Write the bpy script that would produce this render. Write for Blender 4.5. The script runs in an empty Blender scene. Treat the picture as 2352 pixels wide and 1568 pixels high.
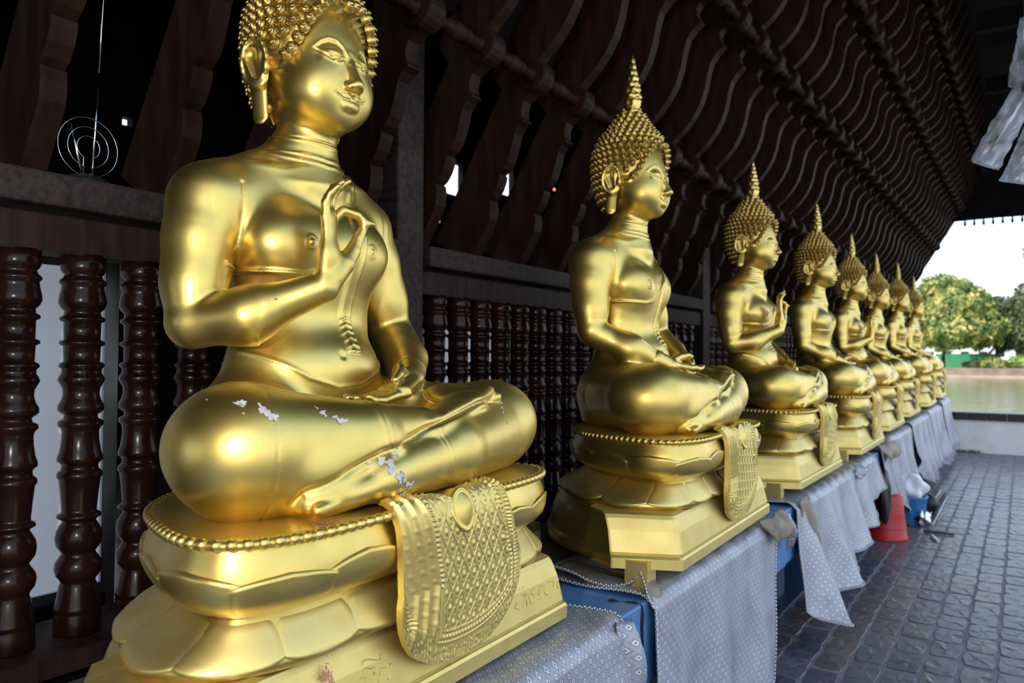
import bpy, bmesh, math, random
import numpy as np
from mathutils import Vector, Matrix
random.seed(7)
rng = np.random.default_rng(11)
scene = bpy.context.scene
COL = scene.collection
R_ = math.radians

# ------------------------------------------------------------------ camera
FPX = 1773.436
YAW, PITCH, ROLL = R_(33.48045), R_(1.28642), R_(0.327386)
def camera_basis():
    c, s = math.cos(YAW), math.sin(YAW)
    cp, sp = math.cos(PITCH), math.sin(PITCH)
    r = Vector((c, s, 0)); fw = Vector((-s * cp, c * cp, sp)); up = Vector((s * sp, -c * sp, cp))
    cr, sr = math.cos(ROLL), math.sin(ROLL)
    return r * cr + up * sr, up * cr - r * sr, fw
_R, _U, _F = camera_basis()
cam = bpy.data.cameras.new('camera')
cam.sensor_fit = 'HORIZONTAL'; cam.sensor_width = 36.0
cam.lens = FPX / 2352 * 36.0
cam.clip_start = 0.05; cam.clip_end = 1000
cam.dof.use_dof = True; cam.dof.focus_distance = 1.95; cam.dof.aperture_fstop = 4.0
cam_ob = bpy.data.objects.new('camera', cam)
cam_ob.matrix_world = Matrix(((_R.x, _U.x, -_F.x, 0), (_R.y, _U.y, -_F.y, 0), (_R.z, _U.z, -_F.z, 1.5), (0, 0, 0, 1)))
COL.objects.link(cam_ob); scene.camera = cam_ob

# ------------------------------------------------------------------ exposure, sky, sun, flash
vs = scene.view_settings
scene.display_settings.display_device = 'sRGB'
vs.view_transform = 'Standard'; vs.look = 'None'; vs.gamma = 1.0; vs.use_curve_mapping = False
vs.exposure = 0.0
world = bpy.data.worlds.new('sky'); scene.world = world; world.use_nodes = True
wt = world.node_tree; wt.nodes.clear()
def wn(t, **kw):
    n = wt.nodes.new(t)
    for k, v in kw.items(): setattr(n, k, v)
    return n
w_out = wn('ShaderNodeOutputWorld'); w_bg = wn('ShaderNodeBackground')
w_tc = wn('ShaderNodeTexCoord'); w_sep = wn('ShaderNodeSeparateXYZ')
w_ramp = wn('ShaderNodeValToRGB'); w_cl = wn('ShaderNodeTexNoise'); w_mix = wn('ShaderNodeMix', data_type='RGBA')
w_cr = wn('ShaderNodeValToRGB')
wt.links.new(w_tc.outputs['Generated'], w_sep.inputs[0])
wt.links.new(w_sep.outputs['Z'], w_ramp.inputs[0])
e = w_ramp.color_ramp.elements
e[0].position = 0.0; e[0].color = (0.80, 0.93, 1.0, 1)
e[1].position = 0.6; e[1].color = (0.30, 0.52, 0.92, 1)
e2 = w_ramp.color_ramp.elements.new(0.22); e2.color = (0.62, 0.82, 1.0, 1)
wt.links.new(w_tc.outputs['Generated'], w_cl.inputs['Vector'])
w_cl.inputs['Scale'].default_value = 3.0; w_cl.inputs['Detail'].default_value = 6
wt.links.new(w_cl.outputs['Fac'], w_cr.inputs[0])
w_cr.color_ramp.elements[0].position = 0.42; w_cr.color_ramp.elements[1].position = 0.68
wt.links.new(w_cr.outputs[0], w_mix.inputs[0])
wt.links.new(w_ramp.outputs[0], w_mix.inputs[6])
w_mix.inputs[7].default_value = (1.0, 1.0, 1.0, 1)
wt.links.new(w_mix.outputs[2], w_bg.inputs[0])
SKY_STRENGTH = 2.0
w_bg.inputs[1].default_value = SKY_STRENGTH
wt.links.new(w_bg.outputs[0], w_out.inputs[0])

def light(name, kind, loc, energy, color=(1, 1, 1), **kw):
    l = bpy.data.lights.new(name, kind); l.energy = energy; l.color = color
    for k, v in kw.items(): setattr(l, k, v)
    o = bpy.data.objects.new(name, l); o.location = loc; COL.objects.link(o)
    return o
sun = light('sun', 'SUN', (0, 0, 30), 4.5, (1.0, 0.93, 0.80), angle=R_(0.6))
SUN_FROM = Vector((-0.45, -0.55, 0.75)).normalized()
sun.rotation_euler = SUN_FROM.to_track_quat('Z', 'Y').to_euler()
flash = light('camera_flash', 'POINT', (-0.48, -0.14, 1.64), 56.0, (1.0, 0.96, 0.90), shadow_soft_size=0.03)

# ------------------------------------------------------------------ helpers
def mesh_np(name, V, F, mat=None, smooth=True):
    """fast mesh from numpy vertices and an (n,k) face array or a list of such arrays"""
    me = bpy.data.meshes.new(name)
    V = np.asarray(V, np.float32)
    Fs = [np.asarray(f, np.int32) for f in (F if isinstance(F, list) else [F]) if len(f)]
    me.vertices.add(len(V)); me.vertices.foreach_set('co', V.ravel())
    nl = sum(f.size for f in Fs); npoly = sum(len(f) for f in Fs)
    me.loops.add(nl); me.polygons.add(npoly)
    me.loops.foreach_set('vertex_index', np.concatenate([f.ravel() for f in Fs]))
    tot = np.concatenate([np.full(len(f), f.shape[1], np.int32) for f in Fs])
    st = np.concatenate([[0], np.cumsum(tot)[:-1]]).astype(np.int32)
    me.polygons.foreach_set('loop_start', st)
    me.polygons.foreach_set('use_smooth', np.full(npoly, smooth, bool))
    me.update(calc_edges=True)
    if mat: me.materials.append(mat)
    return me
def link(name, me, parent=None, loc=None, **props):
    o = bpy.data.objects.new(name, me); COL.objects.link(o)
    if parent is not None: o.parent = parent
    if loc is not None: o.location = loc
    for k, v in props.items(): o[k] = v
    return o
def thing(name, label, cat, loc=(0, 0, 0), rotz=0.0, group=None, me=None):
    o = bpy.data.objects.new(name, me); COL.objects.link(o)
    o.location = loc; o.rotation_euler = (0, 0, rotz)
    o['label'] = label; o['category'] = cat
    if group: o['group'] = group
    return o
def structure(name, me=None, label=None, loc=(0, 0, 0)):
    o = bpy.data.objects.new(name, me); COL.objects.link(o); o.location = loc
    o['kind'] = 'structure'
    if label: o['label'] = label
    return o
class MB:
    """collects simple solids into one mesh"""
    def __init__(s): s.V = []; s.F4 = []; s.F3 = []; s.n = 0
    def add(s, V, F):
        V = np.asarray(V, float).reshape(-1, 3)
        for f in F:
            (s.F4 if len(f) == 4 else s.F3).append([i + s.n for i in f])
        s.V.append(V); s.n += len(V)
    def box(s, lo, hi, M=None):
        x0, y0, z0 = lo; x1, y1, z1 = hi
        V = np.array([[x0,y0,z0],[x1,y0,z0],[x1,y1,z0],[x0,y1,z0],[x0,y0,z1],[x1,y0,z1],[x1,y1,z1],[x0,y1,z1]], float)
        if M is not None: V = V @ np.array(M.to_3x3()).T + np.array(M.translation)
        s.add(V, [(0,3,2,1),(4,5,6,7),(0,1,5,4),(1,2,6,5),(2,3,7,6),(3,0,4,7)]); return s
    def lathe(s, prof, seg=16, M=None, closed=True):
        """prof: list of (r, z) from bottom to top, around z"""
        a = np.linspace(0, 2 * np.pi, seg, endpoint=False)
        V = np.concatenate([np.stack([r * np.cos(a), r * np.sin(a), np.full(seg, z)], -1) for r, z in prof])
        F = []
        for i in range(len(prof) - 1):
            for j in range(seg):
                k = (j + 1) % seg
                F.append((i * seg + j, i * seg + k, (i + 1) * seg + k, (i + 1) * seg + j))
        n = len(V)
        if closed:
            V = np.concatenate([V, [[0, 0, prof[0][1]], [0, 0, prof[-1][1]]]])
            for j in range(seg):
                k = (j + 1) % seg
                F.append((n, k, j)); t = (len(prof) - 1) * seg; F.append((n + 1, t + j, t + k))
        if M is not None: V = V @ np.array(M.to_3x3()).T + np.array(M.translation)
        s.add(V, F); return s
    def tube(s, pts, rad, seg=8, closed=False):
        P = np.asarray(pts, float); n = len(P)
        rad = np.broadcast_to(rad, (n,))
        T = np.gradient(P, axis=0) if not closed else (np.roll(P, -1, 0) - np.roll(P, 1, 0))
        T /= np.linalg.norm(T, axis=1, keepdims=True) + 1e-12
        ref = np.array([0, 0, 1.0]) if abs(T[0] @ [0, 0, 1]) < .9 else np.array([1.0, 0, 0])
        N = []; nv = ref - T[0] * (ref @ T[0]); nv /= np.linalg.norm(nv)
        for t in T:
            nv = nv - t * (nv @ t); nv /= np.linalg.norm(nv) + 1e-12; N.append(nv)
        N = np.array(N); B = np.cross(T, N)
        a = np.linspace(0, 2 * np.pi, seg, endpoint=False)
        V = (P[:, None] + rad[:, None, None] * (np.cos(a)[None, :, None] * N[:, None] + np.sin(a)[None, :, None] * B[:, None])).reshape(-1, 3)
        F = []
        for i in range(n if closed else n - 1):
            i2 = (i + 1) % n
            for j in range(seg):
                k = (j + 1) % seg
                F.append((i * seg + j, i * seg + k, i2 * seg + k, i2 * seg + j))
        if not closed:
            V = np.concatenate([V, P[:1], P[-1:]]); m = n * seg
            for j in range(seg):
                k = (j + 1) % seg
                F.append((m, k, j)); F.append((m + 1, (n - 1) * seg + j, (n - 1) * seg + k))
        s.add(V, F); return s
    def mesh(s, name, mat=None, smooth=False):
        V = np.concatenate(s.V)
        return mesh_np(name, V, [np.array(f) for f in (s.F4, s.F3) if f], mat, smooth)
def grid_mesh(name, P, mat, smooth=True, wrap_u=False):
    """P: (nu, nv, 3)"""
    nu, nv = P.shape[:2]
    idx = np.arange(nu * nv).reshape(nu, nv)
    if wrap_u: idx = np.concatenate([idx, idx[:1]], 0)
    F = np.stack([idx[:-1, :-1], idx[1:, :-1], idx[1:, 1:], idx[:-1, 1:]], -1).reshape(-1, 4)
    return mesh_np(name, P.reshape(-1, 3), F, mat, smooth)
def catmull(pts, n):
    P = np.asarray(pts, float); P = np.vstack([2 * P[0] - P[1], P, 2 * P[-1] - P[-2]])
    m = len(P) - 3; t = np.linspace(0, m - 1e-9, n); i = t.astype(int); f = (t - i)[:, None]
    a, b, c, d = P[i], P[i + 1], P[i + 2], P[i + 3]
    return .5 * (2 * b + (c - a) * f + (2 * a - 5 * b + 4 * c - d) * f ** 2 + (3 * b - a - 3 * c + d) * f ** 3)

# ------------------------------------------------------------------ materials
def mat_new(name):
    m = bpy.data.materials.new(name); m.use_nodes = True
    nt = m.node_tree; b = nt.nodes['Principled BSDF']
    return m, nt, b
def N(nt, t, **kw):
    n = nt.nodes.new(t)
    for k, v in kw.items(): setattr(n, k, v)
    return n
def ramp(nt, stops, src=None):
    r = N(nt, 'ShaderNodeValToRGB'); el = r.color_ramp.elements
    el[0].position, el[0].color = stops[0][0], (*stops[0][1], 1)
    el[1].position, el[1].color = stops[-1][0], (*stops[-1][1], 1)
    for p, c in stops[1:-1]:
        k = el.new(p); k.color = (*c, 1)
    if src is not None: nt.links.new(src, r.inputs[0])
    return r
def noise(nt, scale, detail=4, coord='Object', vec_scale=None, rough=0.5):
    tc = N(nt, 'ShaderNodeTexCoord'); n = N(nt, 'ShaderNodeTexNoise')
    n.inputs['Scale'].default_value = scale; n.inputs['Detail'].default_value = detail; n.inputs['Roughness'].default_value = rough
    src = tc.outputs[coord]
    if vec_scale:
        mp = N(nt, 'ShaderNodeMapping'); mp.inputs['Scale'].default_value = vec_scale
        nt.links.new(src, mp.inputs[0]); src = mp.outputs[0]
    nt.links.new(src, n.inputs['Vector'])
    return n
def bump(nt, b, src, strength, dist=0.002):
    bp = N(nt, 'ShaderNodeBump'); bp.inputs['Strength'].default_value = strength; bp.inputs['Distance'].default_value = dist
    nt.links.new(src, bp.inputs['Height']); nt.links.new(bp.outputs[0], b.inputs['Normal'])
def simple(name, col, rough=0.5, metal=0.0, var=0.0, scale=8, bumps=0.0, vec_scale=None, spec=None):
    m, nt, b = mat_new(name)
    b.inputs['Roughness'].default_value = rough; b.inputs['Metallic'].default_value = metal
    if spec is not None: b.inputs['Specular IOR Level'].default_value = spec
    if var or bumps:
        n = noise(nt, scale, 6, vec_scale=vec_scale)
        c0 = tuple(max(0, c * (1 - var)) for c in col); c1 = tuple(min(1, c * (1 + var)) for c in col)
        r = ramp(nt, [(0.3, c0), (0.7, c1)], n.outputs['Fac'])
        nt.links.new(r.outputs[0], b.inputs['Base Color'])
        if bumps: bump(nt, b, n.outputs['Fac'], bumps, 0.004)
    else:
        b.inputs['Base Color'].default_value = (*col, 1)
    return m
def gold_material(name, col, rough, dirt=True):
    m, nt, b = mat_new(name)
    b.inputs['Metallic'].default_value = 1.0
    b.inputs['Coat Weight'].default_value = .25; b.inputs['Coat Roughness'].default_value = .22
    n = noise(nt, 14, 6); r = ramp(nt, [(0.35, tuple(c * .90 for c in col)), (0.65, col)], n.outputs['Fac'])
    nt.links.new(r.outputs[0], b.inputs['Base Color'])
    n2 = noise(nt, 6, 5); rr = N(nt, 'ShaderNodeMapRange')
    rr.inputs[1].default_value = .3; rr.inputs[2].default_value = .7; rr.inputs[3].default_value = rough - .04; rr.inputs[4].default_value = rough + .05
    nt.links.new(n2.outputs['Fac'], rr.inputs[0]); nt.links.new(rr.outputs[0], b.inputs['Roughness'])
    n3 = noise(nt, 260, 3); bump(nt, b, n3.outputs['Fac'], 0.05, 0.001)
    return m
M_GOLD = gold_material('gold_paint', (0.77, 0.565, 0.155), 0.41)
M_GOLD_HAIR = gold_material('gold_paint_hair', (0.62, 0.43, 0.12), 0.42)
M_GOLD_FLAT = gold_material('gold_paint_matte', (0.80, 0.625, 0.215), 0.52)
# ------------------------------------------------------------------ signed distance modelling of the statues
class Field:
    def __init__(s, lo, hi, h):
        s.lo = np.array(lo, float); s.h = h
        s.n = np.ceil((np.array(hi) - s.lo) / h).astype(int) + 1
        s.ax = [(s.lo[i] + np.arange(s.n[i]) * h).astype(np.float32) for i in range(3)]
        s.d = np.full(s.n, 0.5, np.float32)
    def window(s, lo, hi, m):
        sl = []
        for i in range(3):
            a = int(np.clip(np.floor((lo[i] - m - s.lo[i]) / s.h), 0, s.n[i])); b = int(np.clip(np.ceil((hi[i] + m - s.lo[i]) / s.h) + 1, 0, s.n[i]))
            sl.append(slice(a, b))
        X = s.ax[0][sl[0]][:, None, None]; Y = s.ax[1][sl[1]][None, :, None]; Z = s.ax[2][sl[2]][None, None, :]
        return tuple(sl), X, Y, Z
    def put(s, fn, lo, hi, k, sub=False):
        sl, X, Y, Z = s.window(lo, hi, max(k, 0) + 3 * s.h + .01)
        if min(s.d[sl].shape) == 0: return
        v = fn(X, Y, Z).astype(np.float32); a = s.d[sl]
        if sub:
            v = -v
            if k > 0:
                h = np.maximum(k - np.abs(a - v), 0) / k; s.d[sl] = np.maximum(a, v) + h * h * k * .25
            else: s.d[sl] = np.maximum(a, v)
        else:
            if k > 0:
                h = np.maximum(k - np.abs(a - v), 0) / k; s.d[sl] = np.minimum(a, v) - h * h * k * .25
            else: s.d[sl] = np.minimum(a, v)
    def cone(s, a, b, ra, rb, k=.01, **kw):
        a = np.array(a, float); b = np.array(b, float); ab = b - a; L = ab @ ab + 1e-12; m = max(ra, rb)
        def fn(X, Y, Z):
            px, py, pz = X - a[0], Y - a[1], Z - a[2]
            t = np.clip((px * ab[0] + py * ab[1] + pz * ab[2]) / L, 0, 1)
            return np.sqrt((px - t * ab[0]) ** 2 + (py - t * ab[1]) ** 2 + (pz - t * ab[2]) ** 2) - (ra + (rb - ra) * t)
        s.put(fn, np.minimum(a, b) - m, np.maximum(a, b) + m, k, **kw)
    def flat(s, a, b, ra, rb, nrm, fl, k=.01, **kw):
        """capsule flattened along nrm by factor fl"""
        a = np.array(a, float); b = np.array(b, float); ab = b - a; L = ab @ ab + 1e-12; m = max(ra, rb)
        n = np.array(nrm, float); n /= np.linalg.norm(n)
        def fn(X, Y, Z):
            px, py, pz = X - a[0], Y - a[1], Z - a[2]
            t = np.clip((px * ab[0] + py * ab[1] + pz * ab[2]) / L, 0, 1)
            qx, qy, qz = px - t * ab[0], py - t * ab[1], pz - t * ab[2]
            q = qx * n[0] + qy * n[1] + qz * n[2]
            r = ra + (rb - ra) * t
            d2 = qx * qx + qy * qy + qz * qz - q * q
            k0 = np.sqrt(d2 / (r * r) + q * q / (r * r * fl * fl))
            k1 = np.sqrt(d2 / r ** 4 + q * q / (r * fl) ** 4) + 1e-9
            return k0 * (k0 - 1) / k1
        s.put(fn, np.minimum(a, b) - m, np.maximum(a, b) + m, k, **kw)
    def ell(s, c, r, k=.01, rot=None, **kw):
        c = np.array(c, float); r = np.array(r, float); m = r.max()
        Rm = np.eye(3) if rot is None else np.array(Matrix.Rotation(rot[0], 3, 'X') @ Matrix.Rotation(rot[1], 3, 'Y') @ Matrix.Rotation(rot[2], 3, 'Z')).T
        def fn(X, Y, Z):
            px, py, pz = X - c[0], Y - c[1], Z - c[2]
            if rot is not None:
                px, py, pz = [Rm[i, 0] * px + Rm[i, 1] * py + Rm[i, 2] * pz for i in range(3)]
            k0 = np.sqrt((px / r[0]) ** 2 + (py / r[1]) ** 2 + (pz / r[2]) ** 2)
            k1 = np.sqrt((px / r[0] ** 2) ** 2 + (py / r[1] ** 2) ** 2 + (pz / r[2] ** 2) ** 2) + 1e-9
            return k0 * (k0 - 1) / k1
        s.put(fn, c - m, c + m, k, **kw)
    def chain(s, pts, rad, k=.006, kin=.004):
        """a finger: smooth chain united to the rest with k"""
        pts = np.array(pts, float); m = max(rad)
        def fn(X, Y, Z):
            d = None
            for i in range(len(pts) - 1):
                a, ab = pts[i], pts[i + 1] - pts[i]; L = ab @ ab + 1e-12
                px, py, pz = X - a[0], Y - a[1], Z - a[2]
                t = np.clip((px * ab[0] + py * ab[1] + pz * ab[2]) / L, 0, 1)
                v = np.sqrt((px - t * ab[0]) ** 2 + (py - t * ab[1]) ** 2 + (pz - t * ab[2]) ** 2) - (rad[i] + (rad[i + 1] - rad[i]) * t)
                if d is None: d = v
                else:
                    h = np.maximum(kin - np.abs(d - v), 0) / kin; d = np.minimum(d, v) - h * h * kin * .25
            return d
        s.put(fn, pts.min(0) - m, pts.max(0) + m, k)
    def loft(s, rows, k=.02):
        """rows: (z, cx, front depth, back depth, half width, exponent)"""
        Rw = np.array(rows, float); zs = np.linspace(Rw[0, 0], Rw[-1, 0], 80)
        Q = np.array([np.interp(zs, Rw[:, 0], Rw[:, i]) for i in range(6)])
        ker = np.hanning(9); ker /= ker.sum()
        for i in range(1, 6): Q[i] = np.convolve(np.pad(Q[i], 4, mode='edge'), ker, 'valid')
        def fn(X, Y, Z):
            z = np.clip(Z, zs[0], zs[-1])
            g = [np.interp(z, zs, Q[i]).astype(np.float32) for i in range(1, 6)]
            dx = X - g[0]; a = np.where(dx > 0, g[1], g[2]); n = g[4]
            rr = ((np.abs(dx) / a) ** n + (np.abs(Y - .010) / g[3]) ** n) ** (1 / n)
            d = (rr - 1) * np.minimum(a, g[3])
            return np.maximum(d, np.abs(Z - (zs[0] + zs[-1]) / 2) - (zs[-1] - zs[0]) / 2)
        s.put(fn, (-.3, -Rw[:, 4].max(), zs[0]), (.3, Rw[:, 4].max(), zs[-1]), k)
    def nets(s, keep=None, smooth=2):
        d = s.d; h = s.h; ins = d < 0
        c = np.zeros(np.array(d.shape) - 1, np.uint8)
        for i in (0, 1):
            for j in (0, 1):
                for k in (0, 1):
                    c += ins[i:i + c.shape[0], j:j + c.shape[1], k:k + c.shape[2]]
        act = np.argwhere((c > 0) & (c < 8)); n = len(act)
        acc = np.zeros((n, 3)); cnt = np.zeros(n)
        cor = [(0,0,0),(1,0,0),(0,1,0),(1,1,0),(0,0,1),(1,0,1),(0,1,1),(1,1,1)]
        val = [d[act[:, 0] + a, act[:, 1] + b, act[:, 2] + e] for a, b, e in cor]
        for p, q in [(0,1),(2,3),(4,5),(6,7),(0,2),(1,3),(4,6),(5,7),(0,4),(1,5),(2,6),(3,7)]:
            m = (val[p] < 0) != (val[q] < 0)
            t = np.where(m, val[p] / np.where(m, val[p] - val[q], 1), 0)[:, None]
            acc += np.where(m[:, None], np.array(cor[p]) + t * (np.array(cor[q]) - np.array(cor[p])), 0); cnt += m
        V = s.lo + (act + acc / cnt[:, None]) * h
        vid = np.full(c.shape, -1, np.int32); vid[act[:, 0], act[:, 1], act[:, 2]] = np.arange(n)
        F = []
        for ax in range(3):
            o = [1, 1, 1]; o[ax] = 0
            lo = [slice(1, -1)] * 3; lo[ax] = slice(0, -1); hi = [slice(1, -1)] * 3; hi[ax] = slice(1, None)
            A, B = ins[tuple(lo)], ins[tuple(hi)]
            e = np.argwhere(A != B); fl = A[tuple(e.T)]
            b = e + np.array(o); u, v = [x for x in range(3) if x != ax]
            def cell(du, dv):
                q = b.copy(); q[:, u] -= du; q[:, v] -= dv
                return vid[q[:, 0], q[:, 1], q[:, 2]]
            quad = np.stack([cell(1, 1), cell(0, 1), cell(0, 0), cell(1, 0)], -1)
            if ax == 1: fl = ~fl
            quad[~fl] = quad[~fl][:, ::-1]
            F.append(quad)
        F = np.concatenate(F); F = F[(F >= 0).all(1)]
        for _ in range(smooth): V = relax(V, F)
        if keep is not None:
            cen = V[F].mean(1); F = F[keep(cen)]
            used = np.unique(F); mp = np.full(len(V), -1, np.int32); mp[used] = np.arange(len(used)); V = V[used]; F = mp[F]
        return V, F
def relax(V, F, w=.5):
    n = len(V); a = F.ravel(); b = np.roll(F, -1, 1).ravel()
    i = np.concatenate([a, b]); j = np.concatenate([b, a])
    c = np.bincount(i, minlength=n)[:, None] + 1e-9
    m = np.stack([np.bincount(i, V[j, k], n) for k in range(3)], -1) / c
    return V + w * (m - V)
def vnormals(V, F):
    q = V[F]; fn = np.cross(q[:, 2] - q[:, 0], q[:, 3] - q[:, 1])
    Nn = np.zeros_like(V)
    for k in range(4):
        for a in range(3): Nn[:, a] += np.bincount(F[:, k], fn[:, a], len(V))
    return Nn / (np.linalg.norm(Nn, axis=1, keepdims=True) + 1e-12)
def sstep(x, a, b):
    t = np.clip((x - a) / (b - a), 0, 1); return t * t * (3 - 2 * t)
def poly_dist(P, pts):
    """distance of 2D points to a polyline"""
    pts = np.asarray(pts, float); best = np.full(len(P), 9.0)
    for a, b in zip(pts[:-1], pts[1:]):
        ab = b - a; t = np.clip(((P - a) @ ab) / (ab @ ab), 0, 1)
        best = np.minimum(best, np.linalg.norm(P - a - t[:, None] * ab, axis=1))
    return best
def gauss(d, w): return np.exp(-(d / w) ** 2)

def head_base(f):
    f.ell((-.030, 0, 1.500), (.150, .132, .150), k=0)
    f.ell((.022, 0, 1.421), (.115, .117, .132), k=.05)
    f.ell((.094, 0, 1.325), (.034, .038, .032), k=.045)
    for s in (-1, 1): f.ell((.068, s * .050, 1.382), (.062, .057, .060), k=.05)
    f.cone((-.035, 0, 1.18), (-.020, 0, 1.34), .083, .070, k=.035)

HEAD_TURN = R_(-3.0)
def turn_head(V):
    """the head looks a little to its right"""
    w = sstep(V[:, 2], 1.25, 1.32)[:, None]; a = HEAD_TURN * w[:, 0]
    x, y = V[:, 0] + .03, V[:, 1]; c, s = np.cos(a), np.sin(a)
    return np.stack([x * c - y * s - .03, x * s + y * c + .008 * w[:, 0], V[:, 2]], -1)
def build_head():
    """face, ears and neck on a fine grid"""
    f = Field((-.21, -.20, 1.19), (.21, .20, 1.70), .0023)
    head_base(f)
    # shoulders where the neck meets them, matching the body field
    for s in (-1, 1): f.cone((-.055, s * .055, 1.195), (-.085, s * .243 + .015, 1.092), .070, .085, k=.05)
    f.cone((-.035, 0, 1.16), (-.03, 0, 1.24), .115, .078, k=.03)
    # nose
    f.cone((.124, 0, 1.466), (.157, 0, 1.396), .0080, .0130, k=.014)
    f.ell((.158, 0, 1.388), (.0165, .0165, .0120), k=.010)
    for s in (-1, 1): f.ell((.146, s * .0170, 1.384), (.0150, .0095, .0100), k=.007)
    for s in (-1, 1): f.ell((.150, s * .0095, 1.3725), (.0055, .0040, .0035), k=.004, sub=True)
    # lips
    for s in (-1, 1):
        f.chain([(.1350, s * .002, 1.3570), (.1340, s * .014, 1.3605), (.1265, s * .029, 1.3585), (.113, s * .042, 1.3640)], [.0080, .0092, .0066, .003], k=.009)
        f.chain([(.1345, 0, 1.3415), (.1320, s * .014, 1.3425), (.1225, s * .029, 1.3500), (.113, s * .041, 1.3615)], [.0112, .0104, .0070, .003], k=.009)
    # ears: a broad shell with a deep bowl and a long flat lobe
    for s in (-1, 1):
        nr = (.30, s, .12)
        f.flat((-.034, s * .150, 1.458), (-.032, s * .143, 1.405), .040, .030, nr, .36, k=.008)
        f.flat((-.036, s * .138, 1.392), (-.052, s * .119, 1.322), .0235, .0225, nr, .34, k=.008)
        f.flat((-.036, s * .166, 1.456), (-.027, s * .156, 1.408), .0200, .0100, nr, 1.0, k=.003, sub=True)
        rim = [(-.034 + .034 * math.cos(q) + .006 * math.sin(q), s * (.1545 + .006 * math.sin(q) - .010 * math.cos(q)), 1.442 + .052 * math.sin(q)) for q in np.linspace(-2.2, 4.2, 20)]
        f.chain(rim, [.0052] * 20, k=.003)
        f.ell((.000, s * .143, 1.428), (.009, .010, .015), k=.008)
        f.flat((-.046, s * .152, 1.376), (-.052, s * .146, 1.340), .0024, .0024, (0, s, 0), .9, k=.001, sub=True)
    V, F = f.nets(keep=lambda c: c[:, 2] > 1.232)
    Nn = vnormals(V, F); x, y, z = V.T; ay = np.abs(y)
    front = sstep(x, .05, .075) * sstep(Nn[:, 0], .05, .30)
    P = np.stack([ay, z], -1); disp = np.zeros(len(V))
    # brow arch: a crisp edge running into the bridge of the nose, the socket sunk below it
    brow = [(.0105, 1.442), (.0125, 1.460), (.022, 1.480), (.038, 1.494), (.056, 1.4955), (.072, 1.486), (.086, 1.471)]
    by = [q[0] for q in brow[1:]]; bz = [q[1] for q in brow[1:]]
    sd = np.interp(ay, by, bz) - z; inb = sstep(ay, .010, .015) * (1 - sstep(ay, .080, .092))
    disp -= .0038 * sstep(sd, -.003, .008) * (1 - sstep(sd, .016, .044)) * inb * front
    disp += .0012 * gauss(poly_dist(P, brow), .0040) * front
    # smooth heavy upper lid, fine slit with the eye looking down, lower lid
    disp += .0078 * np.exp(-((ay - .050) / .027) ** 2 - ((z - 1.463) / .013) ** 2) * front
    lid = [(.021, 1.4500), (.034, 1.4450), (.050, 1.4445), (.066, 1.4500), (.083, 1.4625)]
    disp -= .0024 * gauss(poly_dist(P, lid), .0022) * front
    disp += .0014 * gauss(poly_dist(P, [(a, b + .0045) for a, b in lid]), .0024) * front
    disp += .0010 * gauss(poly_dist(P, [(.024, 1.4455), (.036, 1.4385), (.050, 1.4375), (.066, 1.4435), (.081, 1.4575)]), .0030) * front
    disp += .0042 * gauss(np.hypot(ay - .046, z - 1.4437), .0038) * front
    # mouth line and philtrum
    disp -= .0026 * gauss(poly_dist(P, [(0, 1.3515), (.012, 1.3542), (.027, 1.3540), (.041, 1.3620)]), .0024) * front
    disp += .0008 * gauss(poly_dist(P, [(.004, 1.3650), (.013, 1.3685), (.028, 1.3635), (.042, 1.3645)]), .0024) * front
    disp -= .0022 * gauss(poly_dist(P, [(0, 1.369), (0, 1.362)]), .0035) * front
    disp -= .0016 * gauss(np.hypot((ay - .046), (z - 1.3635)), .006) * front
    # raised edge of the face along the hair
    hd = (hairline_z(y) - .002 - z) * np.interp(ay, [0, .04, .08, .11, .13], [1, .95, .8, .55, .3])
    disp += .0032 * gauss(hd, .0045) * (x > -.01) * (z > 1.42) * (Nn[:, 2] < .8)
    # soft creases at the foot of the neck
    nz = z + .16 * np.clip(x, -.08, .1)
    for zc in (1.272,): disp -= .0022 * gauss(nz - zc, .0026) * (z < 1.29); disp += .0018 * gauss(nz - zc + .006, .004) * (z < 1.29) * sstep(z, 1.232, 1.238)
    V = turn_head(V + Nn * disp[:, None])
    return V, F

def hairline_z(y):
    """height of the hair edge on the face, by distance from the middle: a soft peak, then down to the ears"""
    a = np.abs(y)
    return np.interp(a, [0, .012, .030, .055, .080, .100, .115, .126, .15], [1.578, 1.584, 1.592, 1.583, 1.556, 1.522, 1.480, 1.430, 1.36])
def hair_r(z, th):
    """radius of the hair cap around the axis (x=-.03) at height z, direction th"""
    rows = np.array([(1.325, .050, .100, .088), (1.37, .100, .128, .128), (1.42, .13, .146, .142), (1.48, .148, .156, .151), (1.54, .154, .157, .152), (1.58, .148, .150, .147), (1.62, .128, .132, .129),
                     (1.65, .102, .108, .104), (1.675, .080, .086, .082), (1.70, .066, .070, .067), (1.725, .052, .054, .052), (1.745, .036, .037, .036), (1.757, .024, .024, .024)])
    f, b, w = (np.interp(z, rows[:, 0], rows[:, i]) for i in (1, 2, 3))
    c, s = np.cos(th), np.sin(th); a = np.where(c > 0, f, b)
    return 1 / np.sqrt((c / a) ** 2 + (s / w) ** 2)
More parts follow.
